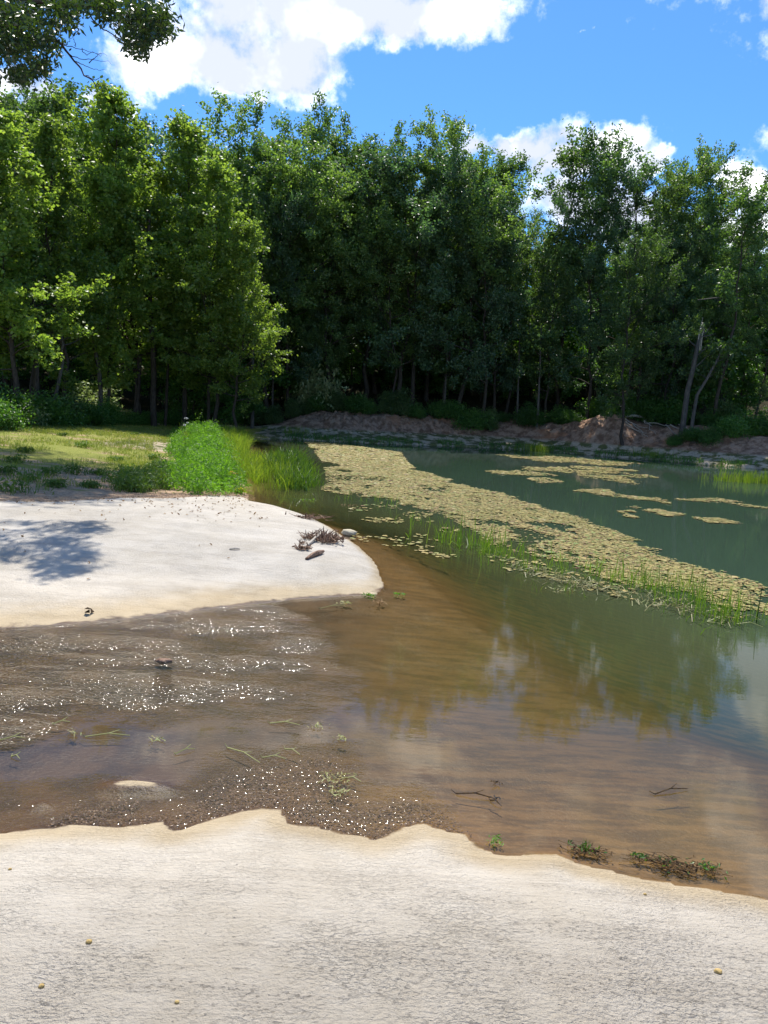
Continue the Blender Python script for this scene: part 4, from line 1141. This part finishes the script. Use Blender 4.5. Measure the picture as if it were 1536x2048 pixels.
MAT = PX([(610, 884), (690, 890), (800, 905), (815, 925), (835, 940), (900, 958), (1000, 984), (1100, 1008), (1200, 1040), (1290, 1075), (1400, 1125), (1480, 1150), (1560, 1165),
          (1560, 1235), (1470, 1222), (1380, 1200), (1300, 1184), (1200, 1156), (1100, 1126), (1030, 1108), (930, 1070), (890, 1046), (860, 1022), (800, 1012), (760, 1000), (700, 992), (640, 985), (652, 960), (650, 930), (630, 905)])


def mat_dens(x, y):
    e = -sdf(x, y, MAT)
    nz = fbm(x, y * 0.55, 0.9, 4); nz2 = fbm(x + 9, y * 0.5, 2.6, 3)
    d = sstep(e + (0.7 + 0.5 * sstep(y, 14, 24)) * nz, 0.0, 0.3 + 0.2 * sstep(y, 20, 9))
    holes = sstep(nz + 0.6 * nz2, 0.10, 0.30) * sstep(y, 32, 20)
    fine_ = sstep(fbm(x, y * 0.6, 7.0, 2), 0.2, 0.45) * sstep(y, 34, 20)
    return np.clip(d * (1 - 0.95 * holes) * (1 - 0.75 * fine_), 0, 1)


rp = np.random.default_rng(41)
Vp, Qp = pads(MAT, 125000, rp, mat_dens, 0.034)
tag(link('lily_pad_mat', quads('lily_pad_mat', Vp, Qp, M['pad'])), 'broad tan-green mat of small floating leaves running across the pond', 'floating leaves', kind='stuff')
strips = [([(1010, 910), (1090, 912), (1230, 920), (1290, 932), (1200, 934), (1100, 924), (1000, 915)], 2200, 'long thin floating strip nearest the far shore'),
          ([(960, 946), (1040, 934), (1130, 936), (1140, 945), (1100, 953), (1040, 950)], 1300, 'floating patch left of the far strips'),
          ([(1150, 934), (1240, 934), (1300, 950), (1330, 968), (1240, 968), (1170, 955)], 1800, 'raft of floating leaves in the far middle of the pond'),
          ([(1058, 958), (1090, 956), (1125, 964), (1080, 967)], 320, 'small floating patch before the far raft'),
          ([(1150, 982), (1210, 980), (1300, 992), (1345, 998), (1300, 1006), (1220, 995)], 1100, 'narrow floating patch in mid pond'),
          ([(1250, 1004), (1330, 1006), (1385, 1026), (1330, 1034), (1260, 1018)], 1000, 'floating patch in mid pond right of the big mat'),
          ([(1350, 1000), (1440, 998), (1560, 1018), (1560, 1022), (1430, 1006)], 600, 'thin broken floating line at right'),
          ([(1388, 1036), (1440, 1037), (1482, 1048), (1420, 1046)], 420, 'small dense floating streak at right'),
          ([(1215, 1020), (1260, 1022), (1310, 1040), (1290, 1046), (1230, 1034)], 500, 'loose floating leaves beside the big mat')]
for L_, N_, lb in strips:
    N_ = int(N_ * 1.4)
    P_ = PX([((u - sum(a for a, b in L_) / len(L_)) * 1.12 + sum(a for a, b in L_) / len(L_), (v - sum(b for a, b in L_) / len(L_)) * 1.1 + sum(b for a, b in L_) / len(L_)) for u, v in L_])
    Vp, Qp = pads(P_, N_, rp, lambda x, y: np.clip(sstep(-sdf(x, y, P_) * 0.9 + 1.9 * fbm(x * 0.7, y * 0.6, 1.0, 4) - (0.3 if N_ > 1200 else 0.0), 0.0, 0.5), 0.0, 1), 0.036)
    tag(link('lily_pad_patch', quads('lily_pad_patch', Vp, Qp, M['pad'])), lb, 'floating leaves', kind='stuff')
loose = PX([(700, 1000), (860, 1010), (930, 1070), (1100, 1130), (1300, 1190), (1500, 1220), (1500, 1245), (1280, 1205), (1050, 1150), (900, 1120), (700, 1080)])
Vp, Qp = pads(loose, 520, rp, lambda x, y: np.clip(sstep(fbm(x, y, 1.5, 3), 0.05, 0.4), 0.02, 1), 0.045)
tag(link('loose_leaves', quads('loose_leaves', Vp, Qp, M['pad'])), 'scattered single floating leaves on the near side of the mat', 'floating leaves', kind='stuff')

# ------------------------------------------------------------------ reed clumps standing in the pond
def make_clump(seed, N, w=0.22):
    rg = np.random.default_rng(seed); gg = Geo()
    P_ = np.zeros((N, 3)); P_[:, :2] = rg.normal(size=(N, 2)) * w; P_[:, 0] *= 1.4; P_[:, 2] = -0.12
    gg.add(*blade_quads(P_, rg.uniform(0.35, 1.0, N) ** 1.2 * 0.6 + 0.12, 0.013, 0.35, rg, 0.25))
    Pb = P_[: N // 4] + [0, 0, 0.12]
    gg.add(*blade_quads(Pb, rg.uniform(0.12, 0.3, len(Pb)), 0.012, 2.6, rg, 0.3))
    return gg.mesh('reed_clump', M['bright_reed'])


CL = [make_clump(50 + i, k_) for i, k_ in enumerate((60, 44, 30, 14))]
reeds = [(742, 1002, 3, 20), (776, 1012, 3, 28), (700, 1000, 3, 22), (820, 1042, 3, 22), (845, 1048, 3, 26), (895, 1078, 2, 52), (925, 1088, 0, 72), (958, 1100, 1, 60), (990, 1108, 0, 50), (1012, 1112, 1, 52), (1045, 1140, 2, 56),
         (1070, 1118, 2, 40), (1118, 1130, 2, 36), (1150, 1150, 1, 34), (1180, 1140, 2, 34), (1130, 1185, 3, 30), (1248, 1158, 1, 58), (1275, 1170, 1, 55), (1295, 1185, 2, 46), (1330, 1188, 0, 60), (1362, 1196, 1, 60), (1385, 1212, 0, 52), (1412, 1228, 1, 58),
         (1440, 1240, 0, 84), (1468, 1236, 0, 70), (1350, 1168, 2, 50), (1230, 1175, 3, 40), (1095, 1150, 3, 36), (1400, 1190, 2, 48)]
words = ['at the left end of the reed line', 'among sparse stems left of the mat', 'far left before the reed bed', 'in open water left of the reed line', 'beside a few floating leaves in open water', 'starting the main reed line', 'tallest of the left reed group',
         'right of the tallest left reeds', 'dense in the left reed group', 'at the right end of the left reed group', 'standing forward of the mat edge', 'thin before the mat', 'short in the middle of the mat edge', 'among brown dead stalks in the middle',
         'small beside the brown dead stalks', 'isolated in the green water below the mat', 'opening the right reed group', 'second in the right reed group', 'short behind floating leaves at right', 'thick in the right reed group', 'right of the thick right clump',
         'low and bushy in the right reed group', 'before the last tall reeds', 'largest and nearest at the right', 'last of the reed line by the right edge', 'back row of the right reed group', 'very thin left of the right group', 'very thin between the two groups', 'back row behind the bushy reeds']
for (u, v, k_, hp), wd in zip(reeds, words):
    x_, y_ = on_z(u, v); s_ = (hp / FPX * y_) / 0.55
    o = link('reed_clump', CL[k_], None, (x_, y_, 0)); o.scale = (max(s_, 0.7), max(s_, 0.7), s_); o.rotation_euler[2] = rng.uniform(0, 6)
    tag(o, 'green reed clump ' + wd, 'reeds', 'reed clumps standing in the pond')
g = Geo(); x_, y_ = on_z(1512, 1246)
g.tube([[x_, y_, -0.1], [x_ + 0.01, y_, 0.2], [x_ + 0.02, y_, 0.40]], [0.008, 0.006, 0.003], 5, cap=False)
tag(link('lone_reed', g.mesh('lone_reed', M['reed'])), 'single upright reed stem in open water at the right edge', 'reed')
# fallen dead reed stalks along the line
gw = Geo(); qs = poly_pts(PX([(1000, 1118), (1200, 1165), (1380, 1200), (1480, 1235), (1470, 1262), (1300, 1215), (1040, 1150)]), 330, rg)
for q in qs:
    a = rg.uniform(0, 2 * pi); L_ = rg.uniform(0.08, 0.3); z_ = rg.uniform(0.0, 0.05)
    gw.tube([[q[0], q[1], 0.01], [q[0] + cos(a) * L_ / 2, q[1] + sin(a) * L_ / 2, 0.02 + z_], [q[0] + cos(a) * L_, q[1] + sin(a) * L_, 0.012]], [0.005, 0.004, 0.003], 3, cap=False)
tag(link('dead_stalks', gw.mesh('dead_stalks', M['straw'])), 'pale fallen reed stalks floating along the reed line', 'stalks', kind='stuff')

# ------------------------------------------------------------------ driftwood on the left slab
rd = np.random.default_rng(61)


def twigs(center, n_, spread, ln, r, up=0.6, mat='driftwood', name='root_tangle'):
    gg = Geo()
    for i in range(n_):
        c = rd.normal(size=3) * spread * [1, 1, 0.0]; c[2] = abs(rd.normal()) * spread * 0.35 + 0.01
        d = unit(rd.normal(size=3) * [1, 1, up]); d[2] = abs(d[2])
        L_ = rd.uniform(0.4, 1.0) * ln
        gg.tube([c, c + d * L_ * 0.5 + rd.normal(size=3) * 0.01, c + d * L_], [r, r * 0.8, r * 0.3], 4, cap=False)
    me_ = gg.mesh(name, M[mat]); return me_


q = hit(650, 1083); o = empty('driftwood', tuple(q)); tag(o, 'uprooted driftwood with shaggy root tangle on the left slab', 'driftwood')
a = link('root_tangle', twigs(q, 170, 0.10, 0.17, 0.0075, 1.2), o); a.scale = (1.35, 1.0, 1.0)
st = [hit(590, 1104), hit(612, 1094), hit(632, 1082), hit(650, 1076)]
P_ = np.array(st) - q; P_[:, 2] = [0.02, 0.035, 0.07, 0.10]
g = Geo(); g.tube(P_, [0.014, 0.02, 0.022, 0.026], 6); link('stem', g.mesh('stem', M['grey_wood'], True), o)
e2 = hit(607, 1100) - q
a = link('root_tangle', twigs(q, 46, 0.055, 0.12, 0.009, 0.4), o); a.location = tuple(e2)
# small log
a_, b_2 = hit(612, 1120), hit(647, 1107); g = Geo(); d_ = b_2 - a_
P_ = [a_ + [0, 0, 0.015], a_ + d_ * 0.35 + [0, 0, 0.033], a_ + d_ * 0.7 + [0, 0, 0.035], b_2 + [0, 0, 0.03]]
g.tube(P_, [0.016, 0.032, 0.034, 0.018], 6); g.tube([P_[0] + [0.02, 0, 0.012], P_[1] + [0.01, -0.02, 0.02], P_[2] + [0, -0.01, 0.03]], [0.008, 0.014, 0.008], 6)
tag(link('small_log', g.mesh('small_log', M['driftwood'], False)), 'small split brown log lying before the driftwood', 'log')
q = hit(617, 1038); o = link('twig_heap', twigs(q, 80, 0.07, 0.13, 0.006, 0.8, name='twig_heap'), None, tuple(q)); o.scale = (2.2, 1, 0.8)
tag(o, 'heap of brown twigs and straw on the far edge of the left slab', 'twigs')
for (u, v, n_, s_, lb) in [(612, 1079, 18, 0.03, 'small brown twig tuft left of the driftwood'), (604, 1088, 14, 0.025, 'tiny brown twig bit left of the driftwood stem')]:
    q = hit(u, v); o = link('twig_tuft', twigs(q, n_, s_, 0.09, 0.006, 0.6, name='twig_tuft'), None, tuple(q)); tag(o, lb, 'twigs')
q = hit(470, 1101); g = Geo(); g.tube([q + [-0.07, 0, 0.012], q + [0, 0.01, 0.022], q + [0.06, 0.03, 0.015]], [0.010, 0.014, 0.006], 6)
tag(link('wood_chip', g.mesh('wood_chip', M['grey_wood'])), 'grey wood chip alone on the middle of the left slab', 'stick')
q = hit(176, 1228); g = Geo(); g.add(*leaf_quads(np.tile(q + [0, 0, 0.03], (3, 1)) + rd.normal(size=(3, 3)) * 0.012, 0.10, 0.06, rd, 0.0, 0.5))
tag(link('curled_leaf', g.mesh('curled_leaf', M['dark_debris'])), 'dark curled dead leaf on the slab by the stream', 'leaf')


def rock_mesh(seed, w, d, h, mat, name='rock'):
    rg_ = np.random.default_rng(seed); import bmesh
    bm = bmesh.new(); bmesh.ops.create_icosphere(bm, subdivisions=3, radius=1)
    for v_ in bm.verts:
        c = v_.co; k_ = 1 + 0.16 * sin(c.x * 3.1 + seed) * cos(c.y * 2.7) + 0.08 * sin(c.z * 7 + c.x * 5)
        v_.co = (c.x * w * k_, c.y * d * k_, c.z * h * k_)
    me_ = bpy.data.meshes.new(name); bm.to_mesh(me_); bm.free(); me_.materials.append(mat)
    me_.polygons.foreach_set('use_smooth', [True] * len(me_.polygons)); return me_


q = hit(694, 1072); o = link('pale_rock', rock_mesh(3, 0.13, 0.08, 0.06, M['rock']), None, (q[0] + 0.03, q[1] + 0.12, 0.03)); tag(o, 'pale tan rock at the water edge behind the driftwood', 'rock')
q = np.array([*on_z(328, 1322), 0.0]); o = link('stream_stone', rock_mesh(5, 0.06, 0.035, 0.022, M['driftwood']), None, (q[0], q[1], 0.0)); tag(o, 'brown stone breaking the surface of the sparkling stream', 'stone')
for u, v, s_, lb in [(178, 1886, .012, 'amber pebble on the near slab, left half'), (83, 1975, .010, 'amber pebble near the lower left corner'), (1436, 1946, .014, 'yellow pebble at the lower right of the near slab'), (20, 1740, .008, 'tiny tan pebble left on the near slab'),
                     (1290, 1790, .008, 'small tan pebble right on the near slab'), (354, 2006, .008, 'reddish pebble at the bottom of the near slab')]:
    q = hit(u, v); o = link('pebble', rock_mesh(int(u), s_, s_ * 0.8, s_ * 0.6, M['amber'], 'pebble'), None, (q[0], q[1], q[2] + s_ * 0.4)); tag(o, lb, 'pebble', 'pebbles on the near slab')

# grit and aggregate lumps on the near slab, leaf bits on the left slab
def lumps(P_, s_, rg_):
    N = len(P_); base_ = np.array([[1, 0, 0], [0, 1, 0], [-1, 0, 0], [0, -1, 0], [0, 0, 1], [0, 0, -1]], float)
    V_ = P_[:, None] + base_[None] * (s_[:, None, None] * rg_.uniform(0.5, 1.2, (N, 6, 1))) * [1.25, 1, 0.6]
    tri = np.array([[0, 1, 4], [1, 2, 4], [2, 3, 4], [3, 0, 4]]); b = np.arange(N)[:, None] * 6
    return V_.reshape(-1, 3), np.concatenate([b + tri[i][None] for i in range(4)], 1).reshape(-1, 3)


SLABN = [(-2.2, 1.2), (2.6, 1.2), (2.6, 2.8)] + [p_ for p_ in near_edge if -2.4 < p_[0] < 2.2][::-1]
qs = poly_pts(SLABN, 9000, rd, lambda x, y: (0.1 + 0.9 * sstep(fbm(x, y, 1.3, 5), -0.1, 0.3)) * sstep(y - 0.1 * x, 3.6, 2.2).clip(0.1, 1))
s_ = rd.uniform(0.0012, 0.0042, len(qs)) * (1 + 1.2 * (rd.random(len(qs)) < 0.04))
V_, T_ = lumps(np.stack([qs[:, 0], qs[:, 1], ground(qs[:, 0], qs[:, 1])], 1), s_, rd)
tag(link('surface_grit', quads('surface_grit', V_, T_, M['concrete'], False, {'cool': np.zeros(len(V_)), 'silt': np.zeros(len(V_)), 'deepness': np.zeros(len(V_))})), 'fine grit and crumbs of concrete covering the near slab', 'grit', kind='stuff')
qs = poly_pts(LSLAB[:7] + [(-9, 7), (-3, 8), (-1, 9)], 240, rd, lambda x, y: np.clip(sstep(y, 10.5, 14), 0.05, 1) * (x > -8.5))
P_ = np.stack([qs[:, 0], qs[:, 1], ground(qs[:, 0], qs[:, 1]) + 0.012], 1)
Vd, Qd = leaf_quads(P_, 0.055, 0.03, rd, 1.2, 0.4)
tag(link('leaf_litter', quads('leaf_litter', Vd, Qd, M['dead_leaf'])), 'brown dead leaf bits strewn on the back of the left slab', 'leaf litter', kind='stuff')
qs = poly_pts([tuple(np.array(p_) + [0, o_]) for p_, o_ in [(p_, -0.25) for p_ in slab_back] + [(p_, 0.9) for p_ in slab_back[::-1]]], 5200, rd)
P_ = np.stack([qs[:, 0], qs[:, 1], ground(qs[:, 0], qs[:, 1]) + 0.004], 1)
V_, T_ = lumps(P_, rd.uniform(0.006, 0.022, len(P_)), rd)
tag(link('gravel_edge', quads('gravel_edge', V_, T_, M['field'])), 'gravel and straw crumbs along the back edge of the left slab', 'gravel', kind='stuff')

# aggregate poking out of the thin water by the near edge
PB2 = PX([(20, 1650), (200, 1590), (360, 1600), (480, 1520), (640, 1500), (720, 1530), (740, 1600), (820, 1590), (900, 1620), (960, 1690), (850, 1660), (752, 1690), (600, 1660), (560, 1625), (350, 1665)])
qs = poly_pts(PB2, 5500, rd, lambda x, y: sstep(-sdf(x, y, PB2) + 0.3 * fbm(x, y, 4, 3), -0.02, 0.12)); P_ = np.stack([qs[:, 0], qs[:, 1], np.full(len(qs), -0.001)], 1)
V_, T_ = lumps(P_, rd.uniform(0.0018, 0.0065, len(P_)), rd)
m, nb, out = new_mat('wet_stone')
g_ = nb.n.new('ShaderNodeNewGeometry')
bsdf(nb, out, nb.mix(g_.outputs['Random Per Island'], (0.07, 0.042, 0.026), (0.27, 0.18, 0.11)), 0.5, 0.4)
tag(link('wet_grit', quads('wet_grit', V_, T_, m)), 'wet brown grit shining in the thin water along the near slab', 'grit', kind='stuff')

# ------------------------------------------------------------------ floating cuttings and debris
cut = [(455, 1497, 520, 1528, 'longest cut reed stalk floating in the shallow stream'), (525, 1517, 572, 1520, 'pale forked stalk just right of the longest one'), (570, 1500, 600, 1512, 'short stalk with leaf in mid stream'),
       (690, 1558, 722, 1566, 'pale bare stalk lying before the gravel bar'), (540, 1448, 600, 1452, 'thin stalk high in the middle of the stream'), (105, 1450, 140, 1446, 'yellow stalk at the left of the stream'),
       (0, 1482, 50, 1478, 'green stalk at the left edge of the stream'), (22, 1515, 40, 1520, 'short bright yellow stalk at left'), (170, 1475, 260, 1473, 'thin straight stalk below the sparkling water'),
       (350, 1510, 390, 1500, 'short stalk with split end in the stream'), (912, 1589, 990, 1600, 'dark thin stick in the brown shallows'), (640, 1218, 690, 1212, 'thin stalk near the tip of the left slab'),
       (980, 1602, 1003, 1615, 'small twig right of the dark stick'), (1310, 1590, 1375, 1580, 'faint dark stick far out in the brown shallows')]
for (u0, v0, u1, v1, lb) in cut:
    a = np.array([*on_z(u0, v0), 0.006]); b = np.array([*on_z(u1, v1), 0.008]); g = Geo(); mid_ = (a + b) / 2 + [0, 0.012, 0.012]
    g.tube([a, mid_, b], [0.0045, 0.004, 0.0025], 4, cap=False)
    dark = 'dark' in lb
    g.tube([mid_, mid_ + (b - a) * 0.22 + [0, 0.025, 0.01]], [0.003, 0.0015], 3, cap=False)
    g.tube([a, a + (b - a) * -0.12 + [0, 0.03, 0.004]], [0.003, 0.0015], 3, cap=False)
    tag(link('cut_stalk', g.mesh('cut_stalk', M['dark_debris' if dark else 'straw'])), lb, 'stalk', 'plant cuttings floating in the stream')
for (u, v, n_, w_, mt, lb) in [(672, 1560, 60, 0.05, 'straw', 'tangle of yellow-green leaves caught on the gravel'), (676, 1588, 34, 0.03, 'straw', 'lower leaf tangle caught on the gravel'), (148, 1470, 16, 0.03, 'straw', 'small green leaf tuft at left of the stream'),
                               (315, 1482, 18, 0.03, 'straw', 'small leaf tuft in the middle of the stream'), (680, 1480, 20, 0.025, 'straw', 'leaf tuft above the gravel bar'), (635, 1455, 16, 0.03, 'straw', 'small leaf tuft in the upper stream'),
                               (740, 1192, 30, 0.04, 'weed', 'bright green seedling at the tip of the left slab'), (800, 1190, 22, 0.03, 'weed', 'green floating sprig right of the slab tip'), (690, 1208, 24, 0.04, 'straw', 'pale leaf litter floating below the slab tip'),
                               (760, 1208, 20, 0.05, 'dead_leaf', 'brown leaves floating near the slab tip'), (992, 1684, 22, 0.022, 'weed', 'small bright green leaves at the near water edge'), (1126, 1182, 34, 0.10, 'straw', 'yellow floating tangle below the reed line'),
                               (615, 1000, 26, 0.12, 'weed', 'green water weed at the back of the left slab'), (700, 1012, 30, 0.12, 'dead_leaf', 'brown drift lodged before the mat of leaves'), (990, 1570, 14, 0.02, 'dark_debris', 'dark sprig in the brown shallows')]:
    x_, y_ = on_z(u, v); g = Geo(); P_ = np.zeros((n_, 3)); P_[:, :2] = rd.normal(size=(n_, 2)) * w_ * [1, 0.8]; P_[:, 2] = 0.008 + np.abs(rd.normal(size=n_)) * 0.008
    k_ = 1 if y_ < 7 else 1.7
    g.add(*leaf_quads(P_, 0.035 * k_, 0.009 * k_, rd, 1.2, 0.3))
    o = link('floating_leaves', g.mesh('floating_leaves', M[mt]), None, (x_, y_, 0.0)); tag(o, lb, 'leaves', 'leaf bits lying in the shallows')
for (u, v, n_, w_, sx, lb) in [(1170, 1705, 90, 0.035, 2.2, 'dark wet debris clump with a green sprout at the near water edge'), (1345, 1735, 150, 0.04, 2.6, 'largest dark tangle of wet weed by the near slab'), (1415, 1740, 60, 0.03, 1.3, 'small dark weed tangle right of the largest one'), (1275, 1718, 26, 0.02, 1.2, 'small dark wet scrap left of the largest tangle')]:
    x_, y_ = on_z(u, v); o = empty('wet_debris', (x_, y_, 0.0)); tag(o, lb, 'debris', 'wet debris along the near water edge')
    q_ = np.array([x_, y_, 0]); a = link('twig_mass', twigs(q_, n_, w_, 0.045, 0.0022, 0.35, 'dark_debris', 'twig_mass'), o); a.scale = (sx * 0.8, 0.8, 0.55); a.rotation_euler[2] = -0.35
    g = Geo(); P_ = np.zeros((26, 3)); P_[:, :2] = rd.normal(size=(26, 2)) * w_ * [sx * 0.8, 0.7]; P_[:, 2] = 0.012 + rd.random(26) * 0.015
    g.add(*leaf_quads(P_, 0.026, 0.009, rd, 0.8, 0.3)); a = link('leaf_bits', g.mesh('leaf_bits', M['shrub_leaf']), o); a.rotation_euler[2] = -0.35
    if u == 1170:
        g = Geo(); P_ = rd.normal(size=(9, 3)) * [0.008, 0.008, 0]; g.add(*blade_quads(P_, rd.uniform(0.05, 0.11, 9), 0.004, 0.5, rd)); link('sprout', g.mesh('sprout', M['reed']), o)

print('objects', len(bpy.data.objects), 'tris', sum(len(m_.polygons) for m_ in bpy.data.meshes) * 2)
